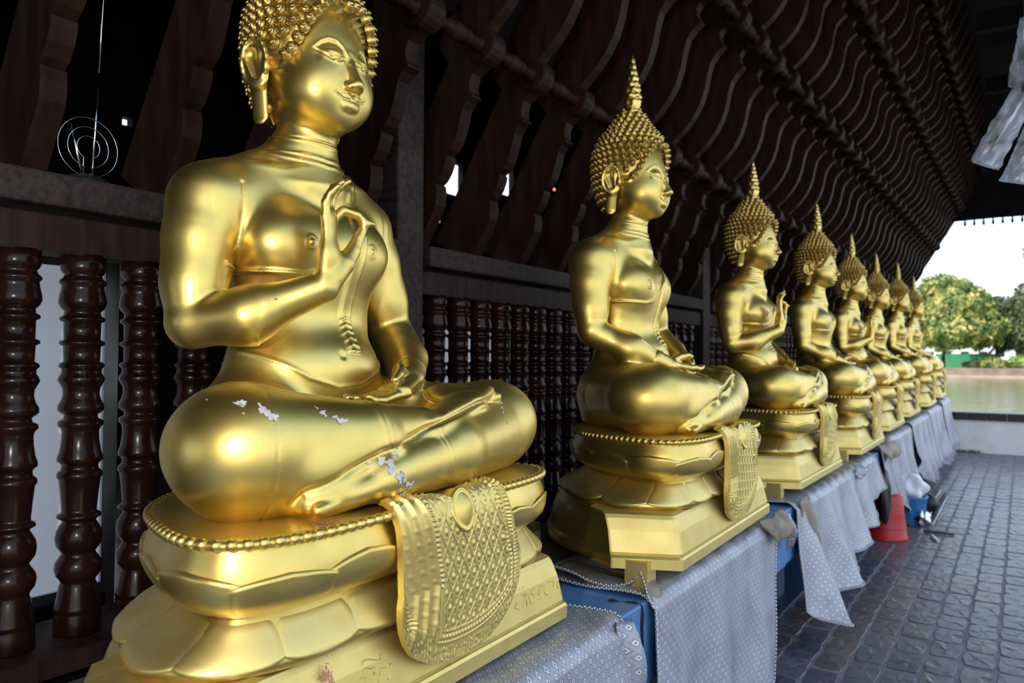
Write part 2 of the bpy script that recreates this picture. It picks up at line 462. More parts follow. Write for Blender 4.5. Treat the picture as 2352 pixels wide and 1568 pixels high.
def build_hair():
    zs = np.concatenate([np.linspace(1.325, 1.62, 26), np.linspace(1.64, 1.757, 12)]); th = np.linspace(0, 2 * np.pi, 72, endpoint=False)
    P = np.zeros((72, len(zs), 3))
    for j, z in enumerate(zs):
        r = hair_r(z, th)
        x, y = -.016 + r * np.cos(th), r * np.sin(th)
        zz = np.full(72, z)
        P[:, j] = np.stack([x, y, zz], -1)
    # the front of the cap is drawn back behind the face below the hair edge
    hz = hairline_z(P[..., 1]); face = (P[..., 0] > -.01)
    low = np.clip((hz - P[..., 2]) / .012, 0, 1) * face
    P[..., 0] -= low * .045 * (P[..., 0] + .03) / .15
    P[..., 1] *= 1 - low * .25
    under = sstep(1.445 - P[..., 2], 0, .02) * sstep(P[..., 0], -.075, -.045)
    P[..., 1] *= 1 - .45 * under; P[..., 0] -= .05 * under
    P = turn_head(P.reshape(-1, 3)).reshape(P.shape)
    return grid_mesh('hair_cap', P, M_GOLD_HAIR, True, wrap_u=True)
def curl_sites():
    out = []; z = 1.345; k = 0
    while z < 1.752:
        rr = hair_r(z, np.array([np.pi / 2]))[0]
        n = max(5, int(round(2 * np.pi * rr / .0285)))
        for i in range(n):
            th = (2 * np.pi * (i + (.5 * (k % 2) + .37 * k) % 1 + random.uniform(-.08, .08)) / n) % (2 * np.pi)
            r = hair_r(z, np.array([th]))[0]
            x, y = -.016 + r * math.cos(th), r * math.sin(th)
            if x > -.012 and z < hairline_z(y) + .006: continue
            if abs(th - np.pi / 2) < .28 and 1.36 < z < 1.492: continue
            if abs(th - 3 * np.pi / 2) < .28 and 1.36 < z < 1.492: continue
            if x > -.050 and z < 1.43: continue
            e = 1e-3
            dz = (hair_r(z + e, np.array([th]))[0] - r) / e
            nx, ny = math.cos(th), math.sin(th); n3 = Vector((nx, ny, -dz)).normalized()
            n3.rotate(Matrix.Rotation(HEAD_TURN, 3, 'Z')); q = turn_head(np.array([[x, y, z]]))[0]
            out.append((Vector(q), n3))
        dzr = .026 / math.sqrt(1 + ((hair_r(z + .01, np.array([0.8]))[0] - rr) / .01) ** 2) if z > 1.6 else .0258
        z += max(.012, min(.026, dzr)); k += 1
    # the neat row along the forehead
    row = []; a = np.linspace(-.138, .138, 400); hz = hairline_z(a) + .009; L = np.concatenate([[0], np.cumsum(np.hypot(np.diff(a), np.diff(hz)))])
    for q in np.arange(.008, L[-1], .0255):
        y, z = np.interp(q, L, a), np.interp(q, L, hz); th = 0.0
        for _ in range(30): th = math.asin(max(-1, min(1, y / hair_r(z, np.array([th]))[0])))
        r = hair_r(z, np.array([th]))[0]; x = -.016 + r * math.cos(th)
        if z < 1.44: continue
        n3 = Vector((math.cos(th), math.sin(th), .15)).normalized(); n3.rotate(Matrix.Rotation(HEAD_TURN, 3, 'Z'))
        row.append((Vector(turn_head(np.array([[x, y, z]]))[0]), n3))
    out = [o for o in out if all((o[0] - p[0]).length > .019 for p in row)] + row
    return out
def curl_mesh():
    mb = MB()
    prof = [(.0135, -.006), (.0158, .001), (.0142, .0070), (.0110, .0088), (.0120, .0104), (.0092, .0146), (.0064, .0156), (.0067, .0170), (.0034, .0204), (.0006, .0216)]
    mb.lathe(prof, 9, closed=False)
    V = mb.V[0]; z = V[:, 2]
    V[:, 0] += .0022 * np.sin(z * 420) * (z > 0); V[:, 1] += .0022 * np.cos(z * 420) * (z > 0)
    return mb.mesh('hair_curl', M_GOLD_HAIR, True)

def build_body(raised):
    f = Field((-.24, -.56, .415), (.50, .70, 1.262), .0042)
    # torso
    f.loft([(.44, -.05, .16, .15, .24, 2.2), (.56, -.05, .175, .150, .255, 2.2), (.63, -.04, .165, .140, .245, 2.2), (.70, -.035, .148, .115, .222, 2.2), (.78, -.035, .118, .105, .196, 2.2),
            (.85, -.035, .116, .108, .186, 2.3), (.93, -.035, .135, .112, .196, 2.4), (1.00, -.042, .142, .118, .220, 2.5), (1.07, -.050, .128, .115, .222, 2.5), (1.13, -.06, .100, .105, .210, 2.4), (1.17, -.06, .080, .09, .17, 2.2)], k=0)
    for s in (-1, 1):
        f.ell((.036, s * .094 + .008, 1.000), (.074, .108, .080), k=.05)            # breast
    f.ell((.052, .005, .705), (.080, .150, .080), k=.06)                        # belly
    for s in (-1, 1): f.cone((-.055, s * .055, 1.195), (-.085, s * .243 + .015, 1.092), .070, .085, k=.05)
    f.cone((-.035, 0, 1.16), (-.03, 0, 1.24), .115, .078, k=.03)
    f.cone((-.035, 0, 1.18), (-.020, .004, 1.34), .083, .070, k=.035)
    # arms
    f.cone((-.086, -.232, 1.088), (-.080, -.252, 1.03), .090, .083, k=.035)
    f.chain([(-.086, -.232, 1.088), (-.077, -.260, 1.00), (-.066, -.283, .90), (-.054, -.293, .810)], [.086, .072, .061, .056], k=.008, kin=.05)
    if raised:
        f.chain([(-.052, -.293, .806), (.060, -.235, .822), (.182, -.132, .888)], [.059, .052, .033], k=.010, kin=.06)
    else:
        f.chain([(-.052, -.293, .806), (.085, -.235, .735), (.198, -.115, .668)], [.058, .049, .033], k=.012, kin=.06)
    f.cone((-.080, .262, 1.088), (-.072, .276, 1.03), .088, .083, k=.035)
    f.chain([(-.080, .262, 1.088), (-.063, .290, 1.00), (-.048, .322, .90), (-.035, .350, .805)], [.085, .073, .063, .057], k=.008, kin=.05)
    f.cone((-.033, .350, .800), (.060, .305, .725), .063, .060, k=.012)
    f.cone((.060, .305, .725), (.140, .224, .684), .060, .040, k=.014)
    # thighs and knees
    f.flat((-.03, -.140, .550), (.18, -.360, .550), .145, .132, (0, 0, 1), .90, k=.04)
    f.flat((-.03, .150, .545), (.18, .490, .540), .145, .128, (0, 0, 1), .90, k=.04)
    f.ell((.215, -.372, .550), (.138, .134, .131), k=.03)
    f.ell((.215, .508, .542), (.130, .136, .126), k=.03)
    # left shin below, right shin on top
    f.cone((.235, .460, .525), (.325, .150, .505), .114, .086, k=.020)
    f.cone((.325, .150, .505), (.366, -.140, .480), .086, .054, k=.020)
    f.flat((.366, -.140, .474), (.336, -.285, .446), .050, .040, (0, 0, 1), .80, k=.012)
    f.cone((.238, -.365, .552), (.318, -.130, .560), .124, .076, k=.010)
    f.cone((.318, -.130, .560), (.325, .040, .568), .076, .050, k=.010)
    f.flat((.335, .040, .560), (.285, .265, .606), .052, .062, (-.25, .1, 1), .62, k=.016)
    f.flat((.285, .265, .606), (.256, .345, .628), .063, .066, (-.30, -.1, 1), .42, k=.014)
    f.cone((.215, -.36, .520), (.290, -.270, .502), .115, .088, k=.03)
    f.cone((.285, -.290, .512), (.340, -.120, .545), .090, .060, k=.012)
    f.ell((.226, .312, .630), (.078, .085, .027), k=.012, rot=(.10, .22, 0))
    for i in range(5):
        t = i / 4; a = np.array((.303, .398, .626)) * (1 - t) + np.array((.196, .322, .652)) * t
        f.cone(a - np.array((.004, .045, .008)), a, .015 - .003 * t, .0145 - .0035 * t, k=.005)
    for i in range(5):
        t = i / 4; a = np.array((.372, -.318, .440)) * (1 - t) + np.array((.290, -.328, .442)) * t
        f.cone(a + np.array((0, .045, .006)), a, .013, .0125 - .002 * t, k=.005)
    # lap filled by the robe
    f.ell((.12, .05, .505), (.22, .32, .085), k=.05)
    V, F = f.nets(keep=lambda c: (c[:, 2] < 1.240) & (c[:, 2] > .417))
    Nn = vnormals(V, F); x, y, z = V.T; disp = np.zeros(len(V)); P = np.stack([y, z], -1)
    torso = (np.abs(y) < .245) & (x > -.02) & (z > .63)
    armless = sstep(.262 - np.abs(y), 0, .02)
    # robe: from under the right breast up to the left shoulder
    ez = np.interp(y, [-.30, -.185, -.106, -.05, -.01, .03, .065, .095, .125, .15, .20], [.950, .934, .930, .940, .962, 1.000, 1.050, 1.105, 1.165, 1.215, 1.40])
    slope = np.interp(y, [-.3, -.06, 0, .05, .2], [1, .95, .66, .50, .45])
    rd = (ez - z) * slope
    fr = (z > .72)
    disp += .0035 * sstep(rd, -.003, .003) * armless * sstep(z, .70, .90)
    disp += .0050 * gauss(rd - .003, .0042) * fr * armless * (x > -.10)
    # folded sash from the left shoulder to the navel
    sc = np.interp(z, [.745, .93, 1.05, 1.15, 1.24], [.030, .046, .068, .100, .122]); sw = np.interp(z, [.745, .93, 1.15, 1.24], [.021, .019, .020, .024])
    sd = sw - np.abs(y - sc); sm = (x > .0) & (z > .742) & (np.abs(y) < .24)
    disp += (.0045 * sstep(sd, -.002, .004) + .0032 * gauss(sd - .004, .004) + .0025 * gauss(y - sc + .008, .003)) * sm
    hem = gauss(np.abs(((z - .755) * 60 + np.abs(y - sc) * 30) % 1 - .5), .2) * (z < .84) * (sd > 0)
    disp += .0030 * hem * sm
    # under-robe line round the belly
    bd = poly_dist(P, [(-.26, .785), (-.20, .745), (-.105, .684), (-.03, .660), (.05, .664), (.12, .69), (.20, .735)])
    disp += .0032 * gauss(bd, .0045) * torso
    # two lines of the robe across the upper chest
    for dz in (0, .016): disp += .0026 * gauss(poly_dist(P, [(-.12, 1.238 - dz), (-.06, 1.226 - dz), (0, 1.219 - dz), (.06, 1.222 - dz), (.12, 1.236 - dz)]), .0032) * (x > -.02) * sstep(1.236 - z, 0, .004)
    # nipples, navel
    for s in (-1, 1):
        r = np.hypot(y - s * .100, z - 1.000)
        disp += (.0095 * gauss(r, .0075) + .0030 * gauss(r - .0145, .0028)) * (x > .05) * (1 if s < 0 else .55)
    disp -= .006 * gauss(np.hypot(y + .01, z - .735), .008) * (x > .05)
    # armpit fold
    disp -= .0040 * gauss(poly_dist(P, [(-.214, 1.13), (-.218, 1.06), (-.222, .98)]), .004) * (x > -.03) * (x < .12)
    # hems of the trousers: rings across shins, seam on the knee
    def ring(a, b, t0, w, h, rmax):
        nonlocal disp
        a = np.array(a); b = np.array(b); ab = b - a; L = np.linalg.norm(ab); u = ab / L
        t = (V - a) @ u; r = np.linalg.norm(V - a - t[:, None] * u, axis=1)
        disp = disp + h * gauss(t - t0, w) * (r < rmax)
    ring((.318, -.130, .560), (.325, .040, .568), -.015, .0035, .0028, .095)
    ring((.318, -.130, .560), (.325, .040, .568), .000, .0030, .0020, .095)
    ring((.325, .150, .505), (.366, -.140, .480), .105, .0035, .0025, .085)
    ring((.325, .150, .505), (.366, -.140, .480), .120, .0030, .0020, .085)
    ring((.240, -.365, .552), (.330, -.130, .550), .008, .0030, -.0022, .20)
    ring((.060, .305, .725), (.145, .220, .682), .104, .0035, .0035, .07)
    # the fold between the right shin and foot above and the left shin below
    line = catmull([(.333, -.350, .445), (.347, -.340, .463), (.362, -.327, .476), (.383, -.230, .509), (.396, -.155, .535), (.385, -.058, .556), (.380, .001, .572), (.381, .038, .583), (.363, .152, .602), (.349, .261, .619), (.325, .360, .622)], 60)
    near_ = np.where((x > .25) & (z < .66) & (z > .43))[0]; dl = np.full(len(V), 9.0)
    for p_, q_ in zip(line[:-1], line[1:]):
        ab = q_ - p_; W = V[near_] - p_; t = np.clip((W @ ab) / (ab @ ab), 0, 1); dl[near_] = np.minimum(dl[near_], np.linalg.norm(W - t[:, None] * ab, axis=1))
    disp -= .0095 * gauss(dl, .0075) * np.interp(y, [.30, .37], [1, 0])
    V = V + Nn * disp[:, None]
    return V, F

def build_hands(raised):
    f = Field((.08, -.26, .575), (.34, .30, 1.18), .0030)
    # left hand, palm up in the lap
    f.cone((.115, .252, .697), (.160, .200, .678), .0475, .036, k=0)
    f.flat((.160, .200, .675), (.210, .085, .650), .036, .042, (-.1, 0, 1), .52, k=.015)
    kn = [(.240, .052, .640), (.222, .045, .638), (.203, .040, .637), (.184, .040, .638)]
    ti = [(.258, -.062, .634), (.240, -.082, .632), (.219, -.085, .632), (.196, -.066, .633)]
    for a, b in zip(kn, ti):
        a, b = np.array(a), np.array(b)
        f.chain([a + (0, .045, .004), a, a * .55 + b * .45 + (0, 0, -.006), a * .2 + b * .8 + (0, 0, -.002), b + (0, 0, .008)], [.0125, .0125, .0115, .0105, .0080], k=.004)
    f.chain([(.165, .160, .690), (.195, .120, .700), (.222, .085, .690), (.238, .052, .678)], [.020, .0165, .013, .009], k=.010)
    if raised:
        W = np.array((.186, -.128, .890)); nm = (.83, .55, 0)
        f.cone((.140, -.168, .864), W, .0415, .0325, k=0)
        f.flat(W, (.190, -.120, .960), .032, .034, nm, .72, k=.018)
        f.flat((.190, -.120, .960), (.187, -.117, 1.040), .036, .035, nm, .46, k=.018)
        # little, ring, middle, index finger and thumb
        f.chain([(.200, -.138, 1.020), (.199, -.141, 1.045), (.201, -.142, 1.076), (.211, -.136, 1.098), (.224, -.127, 1.113)], [.0115, .0108, .0100, .0094, .0066], k=.004)
        f.chain([(.190, -.124, 1.025), (.189, -.126, 1.055), (.191, -.126, 1.090), (.201, -.117, 1.113), (.214, -.104, 1.128)], [.012, .0112, .0104, .0096, .0068], k=.004)
        f.chain([(.181, -.109, 1.025), (.180, -.110, 1.060), (.183, -.107, 1.097), (.193, -.094, 1.120), (.207, -.077, 1.135)], [.012, .0112, .0106, .0097, .0068], k=.004)
        f.chain([(.173, -.095, 1.020), (.173, -.090, 1.052), (.182, -.068, 1.072), (.198, -.040, 1.065), (.210, -.020, 1.048), (.219, -.003, 1.046)], [.0125, .0118, .0108, .0100, .0090, .0048], k=.004)
        f.chain([(.192, -.110, .915), (.197, -.080, .945), (.198, -.052, .978), (.199, -.036, 1.010), (.205, -.022, 1.038)], [.030, .0245, .0175, .0130, .0092], k=.012)
    else:
        W = np.array((.200, -.112, .670))
        f.cone((.160, -.162, .694), W, .0415, .0345, k=0)
        f.flat(W, (.225, -.010, .660), .034, .042, (-.1, 0, 1), .50, k=.016)
        kn = [(.258, .022, .662), (.240, .030, .662), (.221, .034, .662), (.203, .034, .660)]
        ti = [(.262, .122, .660), (.243, .138, .660), (.222, .140, .660), (.200, .122, .660)]
        for a, b in zip(kn, ti):
            a, b = np.array(a), np.array(b)
            f.chain([a - (0, .045, 0), a, a * .55 + b * .45 + (0, 0, -.004), a * .2 + b * .8 + (0, 0, 0), b + (0, 0, .008)], [.0125, .0125, .0115, .0105, .0080], k=.004)
        f.chain([(.195, -.080, .685), (.220, -.045, .705), (.240, -.015, .712), (.248, .016, .708)], [.020, .0165, .013, .009], k=.010)
    return f.nets(smooth=1)
def merge(*parts):
    V = []; F = []; n = 0
    for v, q in parts: V.append(v); F.append(q + n); n += len(v)
    return np.concatenate(V), np.concatenate(F)
# ------------------------------------------------------------------ pedestal of a statue
SEAT_CURVE = [(.420, .030), (.424, .250), (.412, .410), (.380, .515), (.310, .590), (.200, .585), (.060, .505), (-.075, .400), (-.160, .280), (-.205, .140), (-.215, 0), (-.200, -.120), (-.150, -.250), (-.090, -.338), (0, -.425), (.140, -.495), (.270, -.535), (.355, -.520), (.402, -.455), (.425, -.350), (.422, -.170)]
def _seat_curve():
    P = catmull(SEAT_CURVE[-2:] + SEAT_CURVE + SEAT_CURVE[:3], 3000)
    n = len(SEAT_CURVE); m = n + 4; i0 = int(3000 * 2 / m); i1 = int(3000 * (n + 2) / m)
    P = P[i0:i1]; L = np.concatenate([[0], np.cumsum(np.linalg.norm(np.diff(np.vstack([P, P[:1]]), axis=0), axis=1))])
    P = np.vstack([P, P[:1]]); s = np.linspace(0, L[-1], 721)[:-1]
    Q = np.stack([np.interp(s, L, P[:, i]) for i in (0, 1)], -1)
    for _ in range(12): Q = .25 * np.roll(Q, 1, 0) + .5 * Q + .25 * np.roll(Q, -1, 0)
    T = np.roll(Q, -1, 0) - np.roll(Q, 1, 0); T /= np.linalg.norm(T, axis=1, keepdims=True)
    Nn = np.stack([T[:, 1], -T[:, 0]], -1)
    for _ in range(20): Nn = .25 * np.roll(Nn, 1, 0) + .5 * Nn + .25 * np.roll(Nn, -1, 0)
    return Q, Nn / np.linalg.norm(Nn, axis=1, keepdims=True), L[-1]
CURVE, CURVE_N, PL = _seat_curve()
def on_curve(s, ob, of):
    """point and outward normal at arc length s, pushed out by ob at the back and of at the front"""
    t = (np.asarray(s, float) / PL % 1) * 720; i = np.floor(t).astype(int) % 720; f = (t - np.floor(t))[..., None]; j = (i + 1) % 720
    p = CURVE[i] * (1 - f) + CURVE[j] * f; n = CURVE_N[i] * (1 - f) + CURVE_N[j] * f
    w = sstep(p[..., :1], .20, .40)
    return p + n * (ob * (1 - w) + of * w), n
def sweep(name, levels, mat, n=160, cap=False):
    s = np.arange(n) * PL / n
    P = np.zeros((n, len(levels), 3))
    for j, (z, ob, of) in enumerate(levels):
        P[:, j, :2] = on_curve(s, ob, of)[0]; P[:, j, 2] = z
    if cap:
        Q = P[:, -1:].copy(); Q[..., 0] = .1 + (Q[..., 0] - .1) * .02; Q[..., 1] *= .02
        P = np.concatenate([P, Q], 1)
    return grid_mesh(name, P, mat, True, wrap_u=True)
BOWL = [(.270, -.064, -.056), (.276, -.046, -.040), (.288, -.018, -.016), (.306, .002, .001), (.328, .010, .008), (.350, .011, .008), (.372, .004, .003), (.392, -.004, -.004), (.402, -.007, -.007)]
SKIRT = [(.176, .040, -.026), (.184, .053, -.016), (.192, .057, -.012), (.202, .050, -.015), (.218, .024, -.023), (.236, -.010, -.035), (.256, -.044, -.048), (.273, -.064, -.056)]
def level_at(rows, z):
    R = np.array(rows); return [np.interp(z, R[:, 0], R[:, i]) for i in range(1, 3)]
def petal_mesh(name, rows, s0, W, z0, z1, lift, up=True):
    """one lotus petal lying on the swept body, W half width along the rim, z0 root, z1 tip"""
    nu, nv = 17, 10; P = np.zeros((nu, nv, 3)); sg = 1 if z1 > z0 else -1; dip = .26 * abs(z1 - z0)
    for i in range(nu):
        u = -1 + 2 * i / (nu - 1)
        zt = z1 - sg * dip * abs(u) ** 2.2 + sg * .10 * dip * math.exp(-(u / .12) ** 2)
        for j in range(nv):
            v = j / (nv - 1); z = z0 + (zt - z0) * v
            w = W * (.80 + .20 * math.sin(min(1, v * 1.4) * 1.57))
            (x, y), nrm = on_curve(s0 + u * w, *level_at(rows, z))
            o = lift * (.35 + .65 * v) * (1 - .55 * abs(u) ** 5) + lift * .45 * max(0, v - .72) * 3.6 * (1 - .5 * u * u)
            if j == 0: o = -.004
            if i in (0, nu - 1): o -= lift * 1.2
            P[i, j] = (x + nrm[0] * o, y + nrm[1] * o, z)
    # close the tip edge back onto the body
    T = P[:, -1:].copy(); cen = P[:, :, :2].mean((0, 1)); nn = on_curve(s0, 0, 0)[1]; T[..., :2] -= nn * lift * 2.4
    return grid_mesh(name, np.concatenate([P, T], 1), M_GOLD_FLAT if not up else M_GOLD, True)
def panel_mesh():
    """front half of the plinth: a cut-off polygon with a flange at its foot"""
    base = np.array([(.190, -.590), (.203, -.686), (.425, -.593), (.425, .593), (.203, .686), (.190, .590)])
    lev = [(0, 1.0, 0), (.034, 1.0, 0), (.041, .992, 0), (.044, .982, 0), (.050, .984, 0), (.120, .966, -.004), (.158, .952, -.010), (.170, .945, -.014), (.177, .93, -.022), (.176, .86, -.05)]
    bv = []
    for i, p in enumerate(base):          # rounded vertical edges
        if i in (0, 5): bv.append([p]); continue
        a, c = base[i - 1], base[i + 1]; r = .016 if i in (2, 3) else .012
        pa = p + (a - p) / np.linalg.norm(a - p) * r; pc = p + (c - p) / np.linalg.norm(c - p) * r
        bv.append([(1 - t) ** 2 * pa + 2 * t * (1 - t) * p + t * t * pc for t in (0, .33, .66, 1)])
    ring = np.array([q for b in bv for q in b]); n = len(ring)
    P = np.zeros((n, len(lev), 3))
    for j, (z, k, dx) in enumerate(lev):
        P[:, j, 0] = ring[:, 0] + dx + (k - 1) * .5 * (ring[:, 0] > .15); P[:, j, 1] = ring[:, 1] * k; P[:, j, 2] = z
    bot = np.zeros((n, 1, 3)); bot[:, 0, 0] = np.minimum(ring[:, 0], .1); bot[:, 0, 1] = ring[:, 1] * .9
    P = np.concatenate([bot, P], 1)
    return grid_mesh('plinth_panel', P, M_GOLD_FLAT, False)
def drape_mesh():
    """relief of a brocade cloth that hangs over the front of the seat"""
    nu, nv = 190, 190
    u = np.linspace(-1, 1, nu)[:, None]; v = np.linspace(0, 1, nv)[None, :]
    au = np.abs(u)
    path = np.array([(.318, .425), (.36, .427), (.405, .432), (.428, .428), (.442, .412), (.450, .385), (.452, .345), (.450, .30), (.447, .22), (.443, .14), (.440, .07), (.440, .0)])
    pp = catmull(path, 300); Ls = np.concatenate([[0], np.cumsum(np.linalg.norm(np.diff(pp, axis=0), axis=1))])
    zb = .058 + .165 * (1 - np.sqrt(np.clip(1 - au ** 2.3, 0, 1)))
    s_end = np.interp(-zb, -pp[150:, 1], Ls[150:])
    s_top = .070 + .055 * np.clip(1 - np.abs(u - .05) / .55, 0, 1) ** 1.2 + .03 * np.clip((-.55 - u) / .3, 0, 1)
    s = s_top + (s_end - s_top) * v
    X = np.interp(s, Ls, pp[:, 0]); Z = np.interp(s, Ls, pp[:, 1])
    hw = np.interp(s, [0, .12, .20, .32, .45], [.196, .200, .212, .232, .236]); Y = np.interp(s, [0, .10, .30], [.018, .020, .072]) + u * hw
    X = X - .10 * np.clip(np.abs(Y) - .30, 0, 1) - .004
    ym = u * hw + 0 * s
    yl = u * hw; edge = np.minimum(np.minimum((s_end - s) * .85 + .002, (hw - yl) * 1.1), yl + .092 + .050)
    h = np.zeros_like(X)
    inner = sstep(edge, .058, .064)
    q1 = (ym * .80 + (s - .2) * .62) / .034; q2 = (ym * .95 - (s - .2) * .40) / .036
    w1 = np.abs((q1 % 1) - .5); w2 = np.abs((q2 % 1) - .5)
    lat = np.maximum(gauss(.5 - w1, .055), gauss(.5 - w2, .055))
    dot = gauss(np.hypot((q1 % 1) - .5, (q2 % 1) - .5), .13); ringm = gauss(np.hypot((q1 % 1) - .5, (q2 % 1) - .5) - .31, .05)
    h += inner * (.0028 * lat + .0052 * dot + .0010 * ringm)
    # bead border between two cords
    bi = edge - .050; along = np.where(s_end - s < (1 - au) * hw * 1.2, ym, s * 1.0)
    h *= sstep((1 - au) * hw, .004, .016); h += sstep(yl, -.16, -.13) * .0050 * gauss(bi, .0045) * (.45 + .55 * np.cos(along * 2 * np.pi / .0115)) + .0022 * gauss(edge - .060, .0022) + .0022 * gauss(edge - .040, .0022)
    # tassel fringe
    fr = sstep(.036 - edge, 0, .006) * np.maximum(sstep(yl, -.10, -.08), sstep(.07 - (s_end - s), 0, .01))
    ang = np.arctan2(ym, (.33 - s)) ; rndm = rng.normal(0, 1, (nu, nv))
    for _ in range(2): rndm = (rndm + np.roll(rndm, 1, 1) + np.roll(rndm, -1, 1)) / 3
    h += sstep(np.minimum(s_end - s, (1 - au) * hw), .001, .006) * fr * (.0022 * np.cos(along * 2 * np.pi / .0095 + np.sin(s * 90) * .8) + .0012 * rndm)
    # top border under the neckline, and the pleats on both sides
    tb = s - s_top
    h += .0040 * gauss(tb - .010, .004) * (.5 + .5 * np.cos(ym * 2 * np.pi / .0115)) + .0018 * gauss(tb - .018, .002)
    yl = u * hw
    for c0, a in ((-.198, .010), (-.163, .012), (-.122, .011), (.150, .006), (.182, .008)):
        lim = 1 if c0 < 0 else sstep(.30 - s, 0, .05)
        h += a * gauss(yl - c0 - .010 * np.sin(s * 7), .0050) * lim * sstep(.44 - s, 0, .06)
    h += (yl < -.100) * .0009 * np.clip(np.sin(s * 2 * np.pi / .030) * np.cos((yl + .142) * 2 * np.pi / .040), 0, 1) ** 1.5 * (s_end - s > .07)
    h += .006 * sstep(-.105 - yl, 0, .08) * sstep(.44 - s, 0, .06)
    dx = np.gradient(X, axis=1); dz = np.gradient(Z, axis=1); L = np.hypot(dx, dz) + 1e-9
    P = np.stack([X - dz / L * h, Y, Z + dx / L * h], -1)
    # side walls back to the pedestal
    def wall(p, axis):
        q = p.copy(); q[..., 0] -= .016; q[..., 2] -= .006 * (q[..., 2] > .40); return q
    rim = np.concatenate([P[:, 0], P[-1, 1:], P[::-1, -1][1:], P[0, ::-1][1:-1]])
    me = grid_mesh('drape', P, M_GOLD_FLAT, True)
    back = wall(rim, 0); W = np.stack([rim, back], 1)
    me2 = grid_mesh('drape_edge', W, M_GOLD_FLAT, False, wrap_u=True)
    return me, me2
def ornament_mesh():
    """heart-shaped pendant at the neck of the cloth"""
    mb = MB(); t = np.linspace(0, 2 * np.pi, 28, endpoint=False)
    y = .032 * np.sin(t) * (1 - .55 * np.abs(np.cos(t / 2)) ** 5); z = .040 * -np.cos(t) * np.where(np.cos(t) > 0, 1.15, .75) + .006 * np.cos(2 * t)
    rows = []
    for k, o in ((1.0, -.02), (1.0, .006), (.90, .0085), (.84, .0065), (.70, .0085), (.40, .014), (.01, .0155)):
        rows.append(np.stack([np.full(28, o), y * k, z * k], -1))
    P = np.stack(rows, 1)
    return grid_mesh('ornament', P, M_GOLD, True, wrap_u=True)
def finial_mesh():
    mb = MB(); prof = [(.030, 1.748), (.033, 1.752), (.031, 1.760), (.027, 1.763), (.031, 1.768), (.0335, 1.778)]
    zs = [1.785, 1.81, 1.835, 1.86, 1.885, 1.91, 1.935, 1.96]; rs = [.0345, .0350, .0325, .0285, .0240, .0190, .0140, .0090]
    for z, r in zip(zs, rs): prof += [(r * .93, z - .002), (r * 1.05, z + .004), (r * .96, z + .018), (r * .84, z + .0215)]
    prof += [(.005, 1.984), (.0012, 1.999)]
    seg = 24; a = np.linspace(0, 2 * np.pi, seg, endpoint=False); rows = []
    for r, zz in prof:
        k = 1 + (.13 * np.cos(a * 6 + (int((zz - 1.782) / .025) % 2) * np.pi) if zz > 1.775 else 0 * a)
        rows.append(np.stack([-.006 + r * k * np.cos(a), r * k * np.sin(a), np.full(seg, zz)], -1))
    return grid_mesh('finial', np.stack(rows, 1), M_GOLD, True, wrap_u=True)
def bead_sites():
    n = int(PL / .0262); out = []
    for i in range(n):
        (x, y), nrm = on_curve(i * PL / n, .0, .0); out.append((x, y, math.atan2(nrm[1], nrm[0])))
    return out

# ------------------------------------------------------------------ shared meshes of the statues
import time as _t
_t0 = _t.time()
HEADV, HEADF = build_head()
BODY = {}
for _r in (True, False):
    V_, F_ = merge(build_body(_r), (HEADV, HEADF), build_hands(_r))
    BODY[_r] = mesh_np('body', V_, F_, M_GOLD, True)
print('sdf', round(_t.time() - _t0, 1), 's', [len(b.polygons) for b in BODY.values()])
HAIR = build_hair(); CURL = curl_mesh(); SITES = curl_sites(); FINIAL = finial_mesh()
PANEL = panel_mesh(); DRAPE, DRAPE_EDGE = drape_mesh(); ORN = ornament_mesh()
ROUND_BASE = sweep('round_base', [(-.004, .085, -.05), (0, .106, -.03), (.036, .108, -.03), (.042, .100, -.035), (.052, .099, -.035), (.10, .088, -.04), (.140, .074, -.045), (.152, .068, -.045), (.156, .058, -.045), (.172, .056, -.04), (.176, .046, -.04), (.184, .030, -.04)], M_GOLD)
SKIRT_ME = sweep('lotus_skirt', SKIRT, M_GOLD); BOWL_ME = sweep('lotus_bowl', BOWL, M_GOLD)
SEAT_ME = sweep('seat', [(.398, -.010, -.010), (.404, .004, .004), (.411, .006, .006), (.417, .001, .001), (.4195, -.010, -.010), (.420, -.05, -.05)], M_GOLD, cap=True)
def bead_mesh():
    mb = MB(); mb.lathe([(.0004, .0115), (.0060, .0105), (.0098, .0070), (.0118, .0010), (.0112, -.0040), (.0085, -.0085)], 8, closed=False)
    return mb.mesh('seat_bead', M_GOLD, True)
BEAD = bead_mesh(); BEADS = bead_sites()
NP = 16
PETALS = []
for i in range(NP):
    s0 = (i + .5) * PL / NP
    PETALS.append(petal_mesh('bowl_petal', BOWL, s0, PL / NP * .60, .278, .362 - .008 * (i % 2), .0055 + .002 * (i % 2), True))
for i in range(NP):
    s0 = i * PL / NP
    PETALS.append(petal_mesh('skirt_petal', SKIRT, s0, PL / NP * .58, .266, .186, .0045 + .0015 * (i % 2), False))
def foot_mesh():
    mb = MB(); mb.box((.25, -.665, -.058), (.33, -.590, .03)); mb.box((.25, .590, -.058), (.33, .665, .03)); mb.box((-.36, -.40, -.058), (-.28, -.30, .03)); mb.box((-.36, .30, -.058), (-.28, .40, .03))
    return mb
FEET = foot_mesh()
def curl_matrix(p, n):
    q = n.to_track_quat('Z', 'Y'); return Matrix.Translation(p) @ q.to_matrix().to_4x4()

